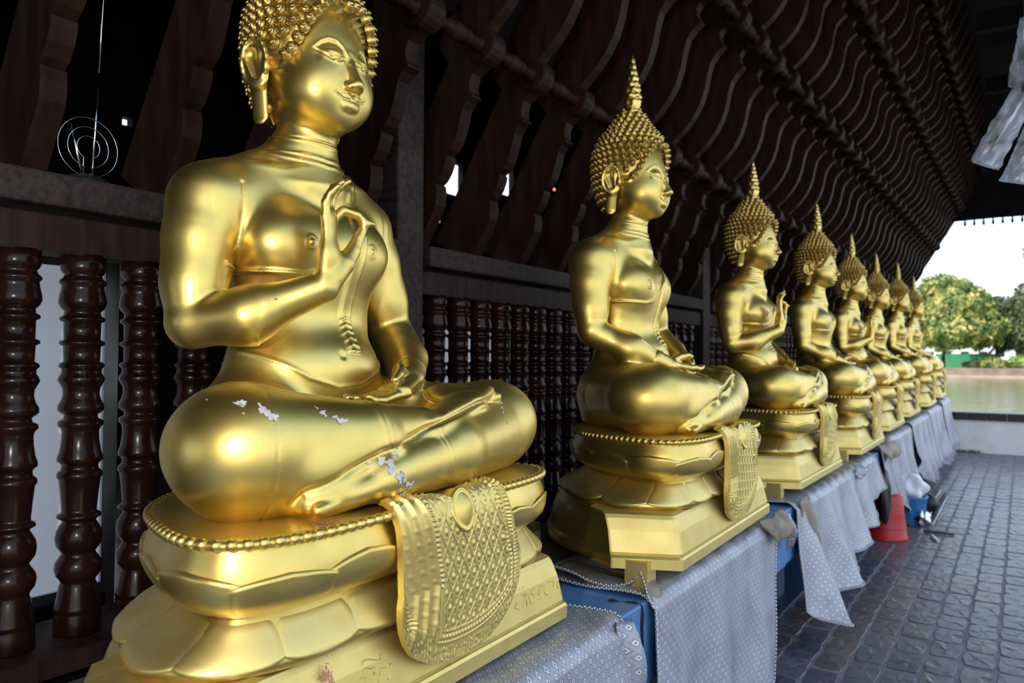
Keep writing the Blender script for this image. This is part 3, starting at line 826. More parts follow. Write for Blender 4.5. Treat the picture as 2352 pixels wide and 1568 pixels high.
def joined(sites_mats, me, name):
    V = np.empty(len(me.vertices) * 3, np.float32); me.vertices.foreach_get('co', V); V = V.reshape(-1, 3)
    Fs = {}
    for p in me.polygons: Fs.setdefault(len(p.vertices), []).append(list(p.vertices))
    VV = []; FF = {k: [] for k in Fs}; n = 0
    for M in sites_mats:
        A = np.array(M); VV.append(V @ A[:3, :3].T + A[:3, 3])
        for k in Fs: FF[k].append(np.array(Fs[k]) + n)
        n += len(V)
    return mesh_np(name, np.concatenate(VV), [np.concatenate(FF[k]) for k in FF], me.materials[0], True)

CURL_ALL = [curl_matrix(p, n) for p, n in SITES]
BEAD_ALL = [Matrix.Translation((x, y, .411)) @ Matrix.Rotation(a, 4, 'Z') @ Matrix.Rotation(math.pi / 2, 4, 'Y') for x, y, a in BEADS]
CURLS_JOINED = None; BEADS_JOINED = None
def statue(loc, rot, scale, raised, label, single_curls, single_beads, feet):
    t = thing('buddha_statue', label, 'statue', loc, rot, 'golden seated statues in a row on the bench')
    t.scale = (scale, scale, scale)
    link('plinth_panel', PANEL, t); link('round_base', ROUND_BASE, t)
    sk = link('lotus_skirt', SKIRT_ME, t); bw = link('lotus_bowl', BOWL_ME, t)
    for i, p in enumerate(PETALS):
        link('lotus_petal', p, bw if i < NP else sk)
    seat = link('seat', SEAT_ME, t)
    dr = link('drape', DRAPE, t); link('drape_edge', DRAPE_EDGE, dr)
    o = link('ornament', ORN, dr, (.437, .052, .392)); o.rotation_euler = (0, -.25, 0); o.scale = (1.3, 1.5, 1.35)
    if feet:
        for k in range(0, len(FEET.V)):
            b = MB(); b.add(FEET.V[k], [(0,3,2,1),(4,5,6,7),(0,1,5,4),(1,2,6,5),(2,3,7,6),(3,0,4,7)]); link('foot', b.mesh('foot', M_GOLD_FLAT), t)
    link('body', BODY[raised], t)
    hair = link('hair', HAIR, t); link('finial', FINIAL, t)
    # the curls and beads turned to the viewer are single objects, the rest one part
    Mw = Matrix.Translation(loc) @ Matrix.Rotation(rot, 4, 'Z') @ Matrix.Scale(scale, 4)
    camp = Vector((0, 0, 1.5))
    def facing(M, off):
        p = Mw @ M.translation; nrm = (Mw.to_3x3() @ (M.to_3x3() @ Vector((0, 0, 1)))).normalized()
        return (camp - p).normalized().dot(nrm) > off
    global CURLS_JOINED, BEADS_JOINED
    if single_curls:
        near = [M for M in CURL_ALL if facing(M, -.12)]; rest = [M for M in CURL_ALL if not facing(M, -.12)]
        for M in near: link('hair_curl', CURL, hair).matrix_local = M
        link('curls_behind', joined(rest, CURL, 'curls_behind'), hair, kind='stuff')
    else:
        if CURLS_JOINED is None: CURLS_JOINED = joined(CURL_ALL, CURL, 'curls')
        link('curls', CURLS_JOINED, hair, kind='stuff')
    if single_beads:
        near = [M for M in BEAD_ALL if facing(M, -.1)]; rest = [M for M in BEAD_ALL if not facing(M, -.1)]
        for M in near: link('seat_bead', BEAD, seat).matrix_local = M
        link('beads_behind', joined(rest, BEAD, 'beads_behind'), seat, kind='stuff')
    else:
        if BEADS_JOINED is None: BEADS_JOINED = joined(BEAD_ALL, BEAD, 'beads')
        link('beads', BEADS_JOINED, seat, kind='stuff')
    return t
STATUES = [
    ((-1.497, 1.337, .770), .020, 1.0, True, 'nearest and largest golden Buddha statue, right hand raised, bird droppings on its legs'),
    ((-1.390, 3.045, .800), .030, 1.008, False, 'second golden Buddha statue in the row, both hands in its lap'),
    ((-1.420, 4.930, .806), .005, .985, True, 'third golden Buddha statue in the row, right hand raised above its lap'),
    ((-1.420, 6.760, .812), .010, 1.006, False, 'fourth golden Buddha statue in the row, both hands in its lap'),
    ((-1.410, 8.260, .868), .010, .952, True, 'fifth golden Buddha statue in the row, right hand raised, farther than the other raised hands'),
    ((-1.415, 9.860, .898), .010, .932, False, 'sixth golden Buddha statue in the row, hands in its lap, third from the far end'),
    ((-1.415, 11.72, .922), .010, .968, False, 'seventh golden Buddha statue in the row, last but one before the lake'),
    ((-1.420, 13.62, .962), .010, .942, False, 'eighth and farthest golden Buddha statue, its head against the trees'),
]
for i, (loc, rot, sc, raised, lab) in enumerate(STATUES):
    statue(loc, rot, sc, raised, lab, i < 3, i < 2, i > 0)
# ------------------------------------------------------------------ materials of the place
M_WOOD = simple('dark_wood', (.022, .012, .010), .62, var=.45, scale=5, bumps=.25, vec_scale=(6, 6, 1), spec=.12)
M_WOOD_GREY = simple('weathered_wood', (.033, .023, .021), .65, var=.40, scale=7, bumps=.3, vec_scale=(1, 8, 8), spec=.12)
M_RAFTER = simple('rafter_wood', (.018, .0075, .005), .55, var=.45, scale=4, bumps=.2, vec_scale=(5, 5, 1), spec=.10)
M_LACQ = simple('lacquered_wood', (.016, .005, .004), .20, var=.5, scale=9, bumps=.12, spec=.22)
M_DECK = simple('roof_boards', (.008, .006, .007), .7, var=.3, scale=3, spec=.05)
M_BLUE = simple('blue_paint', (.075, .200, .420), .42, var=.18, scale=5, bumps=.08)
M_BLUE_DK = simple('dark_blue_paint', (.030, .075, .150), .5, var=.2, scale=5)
M_CRACK = simple('crack_stain', (.018, .008, .006), .8)
M_MAT = simple('grey_mat', (.10, .085, .085), .7, var=.2, scale=20)
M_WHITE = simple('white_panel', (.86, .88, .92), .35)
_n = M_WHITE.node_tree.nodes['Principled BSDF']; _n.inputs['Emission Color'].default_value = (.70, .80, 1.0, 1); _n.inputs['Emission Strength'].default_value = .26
M_ALU = simple('aluminium', (.45, .46, .48), .35, metal=.9)
M_BLACK = simple('black_plastic', (.010, .010, .012), .4)
M_CHROME = simple('chrome', (.75, .76, .80), .15, metal=1.0)
M_PLASTER = simple('white_plaster', (.88, .88, .89), .75, var=.08, scale=4, bumps=.1)
M_COPING = simple('dark_coping', (.020, .022, .032), .28, var=.3, scale=6)
M_RED = simple('red_plastic', (.42, .010, .012), .45, var=.2, scale=5)
M_BUCKET = simple('blue_plastic', (.030, .20, .46), .35)
M_BAG = simple('white_bag', (.80, .82, .88), .35)
M_DIRT = simple('bird_dropping', (.50, .47, .48), .85, var=.25, scale=60)
M_PINK = simple('pink_stain', (.42, .16, .12), .7)

def seg_profile(bm_pts): return np.array(bm_pts, float)
# ------------------------------------------------------------------ roof over the walkway: carved rafters on spindle purlins
RS = Vector((.496, 0, .868)); RN = Vector((.868, 0, -.496)); RO = Vector((-2.0, 0, 1.957))
PITCH_Y = .3655; Y_FIRST = .912
low = [(-.04, .010), (0, .004), (.06, .004), (.12, .006), (.17, .004), (.215, -.014), (.240, -.034), (.2405, -.044), (.262, -.034), (.30, -.030), (.34, -.036), (.357, -.044), (.3575, -.054), (.385, -.040), (.42, -.034), (.48, -.044), (.54, -.060), (.575, -.056), (.598, -.042), (.604, -.046), (.612, -.062), (.64, -.080), (.675, -.086), (.71, -.070), (.735, -.050)]
def bay(s0, L):
    return [(s0 + L * a, b) for a, b in [(.06, -.105), (.12, -.094), (.20, -.070), (.30, -.056), (.40, -.055), (.50, -.070), (.60, -.098), (.68, -.112), (.745, -.104), (.800, -.086), (.808, -.090), (.822, -.120), (.86, -.142), (.905, -.140), (.945, -.110)]]
prof = low + [(.78, -.045)] + bay(.78, .81) + [(1.59, -.09)] + bay(1.59, .72) + [(2.31, -.09)] + bay(2.31, .62) + [(2.93, -.09), (3.10, -.10), (3.32, -.12)]
P_PURLIN = [.78, 1.59, 2.31, 2.93]
def rafter_mesh():
    mb = MB(); h = .031; V = []; n = len(prof)
    for s, t in prof:
        for y in (-h, h):
            for q in (t, -.215 if s < .70 else -.30):
                p = RO + RS * s + RN * q; V.append((p.x, y, p.z))
    F = []
    for i in range(n - 1):
        a, b = 4 * i, 4 * (i + 1)
        F += [(a, b, b + 2, a + 2), (a + 1, a + 3, b + 3, b + 1), (a, a + 1, b + 1, b), (a + 2, b + 2, b + 3, a + 3)]
    F += [(0, 2, 3, 1)]
    mb.add(V, F)
    for s in P_PURLIN:
        c = RO + RS * s + RN * (-.095); M = Matrix.Translation(c) @ Matrix.Rotation(math.pi / 2, 4, 'X')
        mb.lathe([(.058, -.043), (.066, -.038), (.068, 0), (.066, .038), (.058, .043)], 18, M)
    return mb.mesh('rafter', M_RAFTER, False)
mbx = MB()
for a, b in (((.85, -.29), (3.34, -.29)),):
    A = RO + RS * a[0] + RN * a[1]; B = RO + RS * b[0] + RN * b[1]
    for p, q in ((A, B), (B, Vector((.55, 0, B.z + .02))), (Vector((.55, 0, B.z + .02)), Vector((1.25, 0, 4.38)))):
        V = [(p.x, -6, p.z), (q.x, -6, q.z), (q.x, 14.86, q.z), (p.x, 14.86, p.z)]; V += [(x, y, z + .08) for x, y, z in V]
        mbx.add(V, [(0, 3, 2, 1), (4, 5, 6, 7), (0, 1, 5, 4), (1, 2, 6, 5), (2, 3, 7, 6), (3, 0, 4, 7)])
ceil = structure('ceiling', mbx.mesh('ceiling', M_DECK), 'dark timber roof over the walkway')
RAFTER = rafter_mesh()
m = MB(); m.box((-2.2, -6.2, 0), (1.3, -6, 4.9)); structure('wall_light_block', m.mesh('wall_light_block', M_DECK), 'unseen dark wall added behind the viewer to shut out sky light')  # unseen wall, added to keep sky light from entering behind the camera
NR = 38
def drift(y): return .012 * max(0, y - 5.0)
for k in range(-7, NR):
    y = Y_FIRST + PITCH_Y * k
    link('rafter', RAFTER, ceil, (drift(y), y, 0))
def spindle_mesh():
    L = PITCH_Y - .086; mb = MB(); pr = [(.020, -L / 2), (.030, -L / 2 + .004), (.030, -L / 2 + .014), (.021, -L / 2 + .020), (.022, -.075), (.029, -.060), (.031, -.048), (.024, -.044), (.029, -.038), (.034, -.012), (.034, .012), (.029, .038), (.024, .044), (.031, .048), (.029, .060), (.022, .075), (.021, L / 2 - .020), (.030, L / 2 - .014), (.030, L / 2 - .004), (.020, L / 2)]
    mb.lathe(pr, 12, Matrix.Rotation(math.pi / 2, 4, 'X')); return mb.mesh('purlin_spindle', M_RAFTER, True)
SPIN = spindle_mesh()
for s in P_PURLIN:
    c = RO + RS * s + RN * (-.095)
    for k in range(-7, NR - 1):
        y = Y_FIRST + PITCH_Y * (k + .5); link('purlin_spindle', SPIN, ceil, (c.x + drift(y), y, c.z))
for i, x in enumerate((.75, 1.05)):       # battens on the far slope
    z = 4.84 - (x - .55) * .66
    m = MB(); m.box((x - .04, -5, z - .10), (x + .04, 14.8, z - .01)); link('batten', m.mesh('batten', M_DECK), ceil)
for y in (6.5, 8.5, 10.5, 12.5):
    m = MB(); m.box((-.34, y - .05, 4.62), (.56, y + .05, 4.80)); link('beam', m.mesh('beam', M_DECK), ceil)
# gable board at the far end, with turned drops along its lower edge
m = MB()
top = [(-1.80, 3.02), (-1.60, 3.37), (-1.38, 3.76), (-1.20, 4.08), (-.60, 5.0), (.55, 4.98), (1.25, 4.50)]
bot = [(-1.45, 2.97), (-1.28, 3.24), (-1.08, 3.58), (-.93, 3.83), (-.36, 3.84), (.55, 3.83), (1.25, 3.83)]
V = []
for (x, z), (x2, z2) in zip(top, bot):
    for y in (14.72, 14.80): V += [(x, y, z), (x2, y, z2)]
F = []
for i in range(len(top) - 1):
    a, b = 4 * i, 4 * (i + 1); F += [(a, b, b + 1, a + 1), (a + 2, a + 3, b + 3, b + 2), (a + 1, b + 1, b + 3, a + 3), (a, a + 2, b + 2, b)]
m.add(V, F); gable = structure('trim_1', m.mesh('gable_board', M_DECK), 'gable board over the far opening')
drop = MB(); drop.lathe([(.012, 0), (.012, -.035), (.022, -.045), (.016, -.060), (.024, -.080), (.014, -.100), (.002, -.118)], 8); DROP = drop.mesh('drop', M_DECK, True)
for i in range(14): link('drop', DROP, gable, (-.78 + i * .132, 14.76, 3.842))
for i, y in enumerate((14.79,)):
    m = MB(); m.box((-.93, 14.70, 3.86), (1.25, 14.84, 3.93)); link('rail', m.mesh('rail', M_DECK), gable)

# ------------------------------------------------------------------ balustrade behind the statues
BX = -2.0
bal = thing('balustrade', 'long dark lacquered balustrade with turned balusters behind the statues', 'balustrade')
m = MB(); m.box((-2.16, -6, 0), (-1.93, 14.5, .755)); structure('wall_left', m.mesh('wall_left', M_DECK), 'low dark wall under the balustrade')
m = MB(); m.box((-2.15, -3, .755), (-1.88, 14.5, .805)); link('sill', m.mesh('sill', M_WOOD), bal)
BP = [(75, 95), (76, 145), (70, 158), (62, 166), (66, 178), (78, 188), (79, 196), (70, 206), (73, 225), (79, 250), (80, 268), (73, 285), (60, 298), (62, 312), (75, 320), (76, 330), (62, 338), (61, 400), (75, 406), (76, 416), (62, 424), (60, 478), (74, 486), (76, 496), (66, 506), (66, 520), (74, 532), (78, 545), (72, 556), (62, 575), (60, 596), (66, 618), (76, 636), (77, 652), (68, 662), (55, 670), (57, 684), (74, 692), (76, 706), (66, 716), (61, 730), (62, 760), (68, 800), (75, 820), (76, 834), (66, 842), (60, 852), (62, 866), (74, 876), (76, 890), (69, 900), (63, 950), (58, 1008), (58, 1018), (72, 1026), (74, 1036), (60, 1044), (55, 1052), (62, 1062), (74, 1085), (78, 1110), (74, 1136), (60, 1156), (55, 1164), (62, 1176), (75, 1195), (79, 1216), (74, 1240), (60, 1258), (57, 1268), (62, 1280), (70, 1325), (77, 1354), (79, 1362), (74, 1368), (77, 1376), (78, 1440), (78, 1452)]
K = .953 / (1452 - 95)
bm_ = MB(); bm_.lathe([(r * K * .98, .803 + (1452 - y) * K) for r, y in BP[::-1]], 22); BALUSTER = bm_.mesh('baluster', M_LACQ, True)
POSTS = [-1.10, 2.228, 5.525, 8.82, 12.12]
k = -6
while True:
    y = .880 + .1572 * k; k += 1
    if y > 14.3: break
    if any(abs(y - p) < .115 for p in POSTS): continue
    link('baluster', BALUSTER, bal, (BX, y, 0))
for a, b in zip([-3] + POSTS, POSTS + [14.5]):
    y0, y1 = a + .078 if a != -3 else a, b - .078 if b != 14.5 else b
    m = MB(); m.box((-2.055, y0, 1.752), (-1.955, y1, 1.842)); link('top_rail', m.mesh('top_rail', M_WOOD), bal)
    m = MB(); m.box((-2.10, y0 + .012, 1.858), (-1.915, y1 - .012, 1.938)); me = m.mesh('handrail', M_WOOD_GREY); o = link('handrail', me, bal)
    md = o.modifiers.new('bevel', 'BEVEL'); md.width = .008; md.segments = 2
    m = MB(); m.box((-2.06, y0, 1.840), (-1.97, y1, 1.860)); link('spacer', m.mesh('spacer', M_DECK), bal)
for y in POSTS:
    m = MB(); m.box((-2.075, y - .075, .80), (-1.935, y + .075, 3.05)); o = link('post', m.mesh('post', M_WOOD_GREY), bal)
    md = o.modifiers.new('bevel', 'BEVEL'); md.width = .010; md.segments = 2
# hall behind: floor, far wall with openings, ceiling
m = MB(); m.box((-7.2, -6, .70), (-2.16, 14.7, .755)); structure('floor_hall', m.mesh('floor_hall', simple('hall_tiles', (.10, .09, .09), .18, var=.3, scale=2)), 'shiny dark floor of the hall')
m = MB(); m.box((-7.2, -6, 7.0), (-1.55, 14.7, 7.1)); structure('ceiling_hall', m.mesh('ceiling_hall', M_DECK))
m = MB(); m.box((-1.60, -6, 3.30), (-1.52, 14.7, 7.1)); structure('wall_hall_front', m.mesh('wall_hall_front', M_DECK))
m = MB(); m.box((-7.2, -6.1, 3.4), (-1.6, -6, 7.1)); m.box((-7.2, 14.6, .7), (-2.1, 14.7, 7.1)); structure('wall_hall_ends', m.mesh('wall_hall_ends', M_DECK))
holes = [(3.80, 4.06, 1.95, 2.42), (8.9, 9.35, 3.95, 4.45), (10.15, 10.75, 4.2, 4.75), (11.7, 12.1, 4.75, 5.05), (4.02, 4.12, 3.70, 3.78)]
ys = sorted({-6, 14.7, *[h[0] for h in holes], *[h[1] for h in holes]}); zs = sorted({.7, 7.1, *[h[2] for h in holes], *[h[3] for h in holes]})
m = MB()
for a, b in zip(ys[:-1], ys[1:]):
    for c, d in zip(zs[:-1], zs[1:]):
        if any(h[0] <= (a + b) / 2 <= h[1] and h[2] <= (c + d) / 2 <= h[3] for h in holes): continue
        m.box((-7.2, a, c), (-7.1, b, d))
structure('wall_hall_back', m.mesh('wall_hall_back', M_DECK), 'dark back wall of the hall with small openings')
# white boards inside the hall
t = thing('display_board', 'backlit white display board on a dark stand behind the nearest balusters', 'board', (-2.27, .80, .755))
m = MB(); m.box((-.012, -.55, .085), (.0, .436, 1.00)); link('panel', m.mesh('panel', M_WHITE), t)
m = MB(); m.box((-.014, .436, .0), (.012, .478, 1.06)); m.box((-.014, -.55, .060), (.012, .436, .086)); m.box((-.014, -.55, 1.0), (.012, .436, 1.04)); link('frame', m.mesh('frame', M_ALU), t)
m = MB(); m.box((-.03, -.56, 0), (.03, .44, .060)); link('base', m.mesh('base', M_BLACK), t)
m = MB(); m.box((-.020, .50, 0), (.012, .72, .12)); t2 = thing('wooden_block', 'short brown plank on the hall floor beside the white board', 'plank', (-2.24, .80, .755), me=m.mesh('wooden_block', simple('raw_wood', (.24, .10, .05), .6, var=.3, scale=8, vec_scale=(8, 1, 8))))
t = thing('notice_board', 'backlit pale board in the hall seen through balusters right of the nearest statue', 'board', (-2.65, 3.55, .755))
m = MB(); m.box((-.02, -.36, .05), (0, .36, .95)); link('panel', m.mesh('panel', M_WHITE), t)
m = MB(); m.box((-.04, -.38, 0), (.02, -.34, .97)); m.box((-.04, .34, 0), (.02, .38, .97)); link('stand', m.mesh('stand', M_ALU), t)

# ------------------------------------------------------------------ bench
bench = thing('bench', 'long blue painted concrete bench under the statues', 'bench')
SLABS = [(-3.0, .30, .735), (.30, 2.262, .735), (2.270, 4.02, .735), (4.02, 5.86, .743), (5.86, 7.62, .750), (7.62, 9.12, .808), (9.12, 10.85, .838), (10.85, 12.70, .862), (12.70, 14.32, .903)]
for y0, y1, z in SLABS:
    m = MB(); m.box((-1.87, y0, z - .27), (-1.0, y1, z)); o = link('slab', m.mesh('slab', M_BLUE), bench); md = o.modifiers.new('bevel', 'BEVEL'); md.width = .008; md.segments = 2
    m = MB(); m.box((-1.865, y0 + .01, z), (-1.30, y1 - .01, z + .004)); link('mat', m.mesh('mat', M_MAT), bench)
    yc = (y0 + y1) / 2
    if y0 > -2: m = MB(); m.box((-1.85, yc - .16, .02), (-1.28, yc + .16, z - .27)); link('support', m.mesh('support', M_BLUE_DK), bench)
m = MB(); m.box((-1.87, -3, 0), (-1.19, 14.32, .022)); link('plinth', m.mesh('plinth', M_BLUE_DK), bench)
m = MB()
pts = [(-1.10, 2.225, .7365), (-1.05, 2.245, .7365), (-1.012, 2.252, .736), (-.9985, 2.256, .72), (-.9985, 2.252, .66), (-.9985, 2.262, .60), (-.9985, 2.250, .55), (-.9985, 2.255, .47)]
m.tube(catmull(pts, 24), np.abs(.004 + .0025 * rng.normal(size=24)), 6); link('crack', m.mesh('crack', M_CRACK), bench)

# ------------------------------------------------------------------ brocade cloths
def brocade():
    m, nt, b = mat_new('silver_brocade')
    uv = N(nt, 'ShaderNodeUVMap'); uv.uv_map = 'uv'
    sc = N(nt, 'ShaderNodeVectorMath', operation='SCALE'); sc.inputs['Scale'].default_value = 1 / .040
    nt.links.new(uv.outputs[0], sc.inputs[0])
    def cell(off):
        a = N(nt, 'ShaderNodeVectorMath', operation='ADD'); a.inputs[1].default_value = (off, off, 0); nt.links.new(sc.outputs[0], a.inputs[0])
        f = N(nt, 'ShaderNodeVectorMath', operation='FRACTION'); nt.links.new(a.outputs[0], f.inputs[0])
        s_ = N(nt, 'ShaderNodeVectorMath', operation='SUBTRACT'); s_.inputs[1].default_value = (.5, .5, 0); nt.links.new(f.outputs[0], s_.inputs[0])
        ab = N(nt, 'ShaderNodeVectorMath', operation='ABSOLUTE'); nt.links.new(s_.outputs[0], ab.inputs[0])
        sp = N(nt, 'ShaderNodeSeparateXYZ'); nt.links.new(ab.outputs[0], sp.inputs[0])
        ad = N(nt, 'ShaderNodeMath', operation='ADD'); nt.links.new(sp.outputs[0], ad.inputs[0]); nt.links.new(sp.outputs[1], ad.inputs[1])
        return ad.outputs[0]
    d = N(nt, 'ShaderNodeMath', operation='MINIMUM'); nt.links.new(cell(0), d.inputs[0]); nt.links.new(cell(.5), d.inputs[1])
    r = ramp(nt, [(0, (.16, .15, .17)), (.07, (.12, .12, .14)), (.09, (.66, .67, .74)), (.20, (.66, .67, .74)), (.23, (.17, .175, .21)), (.28, (.30, .31, .36)), (.5, (.40, .41, .47))], d.outputs[0])
    n = noise(nt, 9, 5); rn = ramp(nt, [(.25, (.55, .50, .46)), (.6, (1, 1, 1))], n.outputs['Fac'])
    mx = N(nt, 'ShaderNodeMix', data_type='RGBA', blend_type='MULTIPLY'); mx.inputs[0].default_value = .55
    nt.links.new(r.outputs[0], mx.inputs[6]); nt.links.new(rn.outputs[0], mx.inputs[7])
    nt.links.new(mx.outputs[2], b.inputs['Base Color'])
    b.inputs['Metallic'].default_value = .25; b.inputs['Roughness'].default_value = .42
    n2 = noise(nt, 300, 2); bump(nt, b, n2.outputs['Fac'], .25, .002)
    return m
M_BROC = brocade()
M_BROC_BACK = simple('brocade_back', (.26, .21, .16), .55, var=.35, scale=14)
M_TRIM = simple('silver_trim', (.62, .62, .66), .28, metal=.7)
def set_uv(me, UV):
    l = me.uv_layers.new(name='uv'); idx = np.empty(len(me.loops), np.int32); me.loops.foreach_get('vertex_index', idx)
    l.data.foreach_set('uv', UV[idx].astype(np.float32).ravel())
_b = MB(); _b.lathe([(.0005, -.0042), (.0036, -.0022), (.0042, .0004), (.0030, .0030), (.0005, .0042)], 6, closed=False); TRIM_BEAD = _b.mesh('trim_bead', M_TRIM, True)
def bead_chain(R, step=.0085):
    L = np.concatenate([[0], np.cumsum(np.linalg.norm(np.diff(R, axis=0), axis=1))]); n = int(L[-1] / step)
    q = np.linspace(0, L[-1], n); Q = np.stack([np.interp(q, L, R[:, k]) for k in range(3)], -1)
    return joined([Matrix.Translation((p[0] + .0015 * math.sin(i * 3.14159), p[1], p[2] + (.002 if i % 2 else -.001))) for i, p in enumerate(Q)], TRIM_BEAD, 'bead_trim')
def slab_z(y):
    for a, b, z in SLABS:
        if a <= y < b: return z
    return SLABS[-1][2]
def cloth(label, y0, y1, ztop, bottom, seed, amp=.030, lift=.0, slant=(0, 0)):
    r = np.random.default_rng(seed); nu, nv = int(70 + 40 * (y1 - y0)), 70
    yy = np.linspace(y0, y1, nu); zb = np.interp(yy, [q[0] for q in bottom], [q[1] for q in bottom])
    ker = np.hanning(9); ker /= ker.sum(); zb = np.convolve(np.pad(zb, 4, mode='edge'), ker, 'valid')
    zt_ = np.array([slab_z(q) for q in yy]); zt_ = np.convolve(np.pad(np.maximum.reduce([zt_, np.roll(zt_, 3), np.roll(zt_, -3)]) if nu > 8 else zt_, 2, mode='edge'), np.ones(5) / 5, 'valid')
    ph = r.uniform(0, 6.3, 6); P = np.zeros((nu, nv, 3)); UV = np.zeros((nu, nv, 2))
    for i, y in enumerate(yy):
        t = (y - y0) / (y1 - y0)
        ztop = zt_[i] + .002; hang = ztop - zb[i]
        top = [(-1.46, ztop + .006), (-1.25, ztop + .007), (-1.06, ztop + .008), (-.990, ztop + .007), (-.975, ztop - .012)]
        L0 = .475; s = np.linspace(0, L0 + hang, nv)
        X = np.interp(s, [0, .21, .40, .46, .475, .475 + hang], [q[0] for q in top] + [-.966]); Z = np.where(s < .46, ztop + .007, ztop - .008 - (s - .46) * (hang / (hang + .015)))
        dz = np.clip((ztop - Z) / .5, 0, 1.3)
        fold = .5 + .5 * np.sin(y * 11 + ph[0] + .8 * np.sin(y * 4 + ph[1])) ; fold2 = .5 + .5 * np.sin(y * 24 + ph[2] + Z * 3)
        X = X + dz ** 1.2 * (amp * fold * 1.6 + amp * .5 * fold2)
        Y = y + dz * (slant[0] * (1 - t) + slant[1] * t) + .012 * np.sin(Z * 14 + ph[3]) * dz
        crest = (s < .47) * lift * np.exp(-((y - y1) / .10) ** 2)
        Zt = Z + crest + (s > .02) * (s < .44) * .004 * (1 + np.sin(y * 30 + s * 20))
        P[i] = np.stack([X, Y, Zt], -1); UV[i] = np.stack([np.full(nv, y), s], -1)
    me = grid_mesh('fabric', P, M_BROC, True); set_uv(me, UV.reshape(-1, 2))
    me.materials.append(M_BROC_BACK)
    o = thing('brocade_cloth', label, 'cloth', group='silver brocade cloths on the bench')
    c = link('fabric', me, o); md = c.modifiers.new('s', 'SOLIDIFY'); md.thickness = .003; md.offset = 1; md.material_offset = 0
    rim = np.concatenate([P[0, 6:], P[1:-1, -1], P[-1, 6:][::-1]])
    n = int(len(rim) * 3); tt = np.linspace(0, len(rim) - 1, n); R = np.stack([np.interp(tt, np.arange(len(rim)), rim[:, k]) for k in range(3)], -1)
    seg = np.concatenate([[0], np.cumsum(np.linalg.norm(np.diff(R, axis=0), axis=1))]); n2 = int(seg[-1] / .0045); q = np.linspace(0, seg[-1], n2)
    R = np.stack([np.interp(q, seg, R[:, k]) for k in range(3)], -1) + np.array((.003, 0, .001))
    link('bead_trim', bead_chain(R), o, kind='stuff')
    return o
def flap(parent, corners, seed, back=True):
    """a folded-over corner showing the brown back of the fabric; four corners, bulged"""
    a, b, c, d = [np.array(q, float) for q in corners]; n = 16; u = np.linspace(0, 1, n)[:, None, None]; v = np.linspace(0, 1, n)[None, :, None]
    P = (a * (1 - u) + b * u) * (1 - v) + (d * (1 - u) + c * u) * v
    r = np.random.default_rng(seed); P = P + np.array((.035, 0, .012)) * np.sin(np.pi * u) * np.sin(np.pi * v) + np.array((.012, 0, 0)) * np.sin(u * 9 + v * 5 + seed)
    me = grid_mesh('folded_corner', P, M_BROC_BACK if back else M_BROC, True)
    if not back: set_uv(me, P.reshape(-1, 3)[:, 1:])
    o = link('folded_corner', me, parent); md = o.modifiers.new('s', 'SOLIDIFY'); md.thickness = .004
    return o
c1 = cloth('silver cloth under the nearest statue, its end crumpled on the blue bench', .95, 2.085, .735, [(.9, .12), (1.6, .14), (2.1, .17)], 1, .05, slant=(0, .05), lift=.0)
flap(c1, [(-.985, 2.02, .742), (-.97, 2.14, .728), (-.955, 2.17, .55), (-.96, 2.07, .44)], 2, False)
c2 = cloth('silver cloth hanging nearly to the floor under the second statue', 2.300, 3.74, .735, [(2.3, .07), (3.0, .06), (3.5, .09), (3.74, .10)], 3, .030, slant=(.0, -.17))
flap(c2, [(-.985, 3.52, .775), (-.965, 3.80, .79), (-.925, 3.84, .69), (-.935, 3.60, .665)], 4)
flap(c2, [(-.975, 3.76, .775), (-.96, 3.88, .76), (-.95, 3.93, .62), (-.955, 3.885, .58)], 5, False)
# its curled edge on the bench top
cur = catmull([(-1.40, 2.36, .775), (-1.30, 2.335, .772), (-1.205, 2.315, .757), (-1.135, 2.33, .752), (-1.085, 2.365, .765), (-1.075, 2.40, .790), (-1.055, 2.372, .792), (-1.025, 2.335, .772), (-1.0, 2.300, .752), (-.978, 2.298, .715)], 90)
inn = catmull([(-1.40, 2.52, .760), (-1.31, 2.50, .760), (-1.22, 2.49, .752), (-1.15, 2.49, .750), (-1.11, 2.49, .752), (-1.08, 2.50, .760), (-1.05, 2.46, .765), (-1.02, 2.42, .760), (-1.0, 2.40, .750), (-.980, 2.38, .715)], 90)
me = grid_mesh('curled_edge', np.stack([cur, cur * .6 + inn * .4 + np.array((0, 0, -.012)), inn], 1), M_BROC_BACK, True); o = link('curled_edge', me, c2); md = o.modifiers.new('s', 'SOLIDIFY'); md.thickness = .004
link('bead_trim', bead_chain(catmull(cur, 300)), c2, kind='stuff')
c3 = cloth('silver cloth with a long pointed end hanging under the third statue', 4.14, 6.70, .745, [(4.14, .24), (4.24, .18), (4.36, .135), (4.48, .13), (4.72, .18), (5.1, .24), (5.5, .29), (6.0, .36), (6.4, .46), (6.70, .52)], 6, .085, slant=(-.02, -.05))
flap(c3, [(-.985, 4.20, .770), (-.965, 4.36, .765), (-.945, 4.52, .48), (-.985, 4.30, .36)], 7)
flap(c3, [(-.975, 5.78, .770), (-.955, 5.95, .765), (-.945, 5.97, .69), (-.955, 5.80, .68)], 8, False)
c4 = cloth('silver cloth with a drooping point above the red bucket', 6.95, 9.05, .752, [(6.95, .40), (7.25, .34), (7.7, .12), (7.95, .05), (8.4, .14), (8.8, .30), (9.05, .42)], 9, .05, slant=(.25, 0))
flap(c4, [(-.98, 6.95, .80), (-.95, 7.55, .80), (-.90, 7.62, .70), (-.92, 7.1, .66)], 10)
cloth('silver cloth under the fifth statue with a brown folded end', 9.10, 10.85, .810, [(9.1, .55), (9.5, .30), (9.8, .16), (10.4, .12), (10.85, .22)], 11, .05)
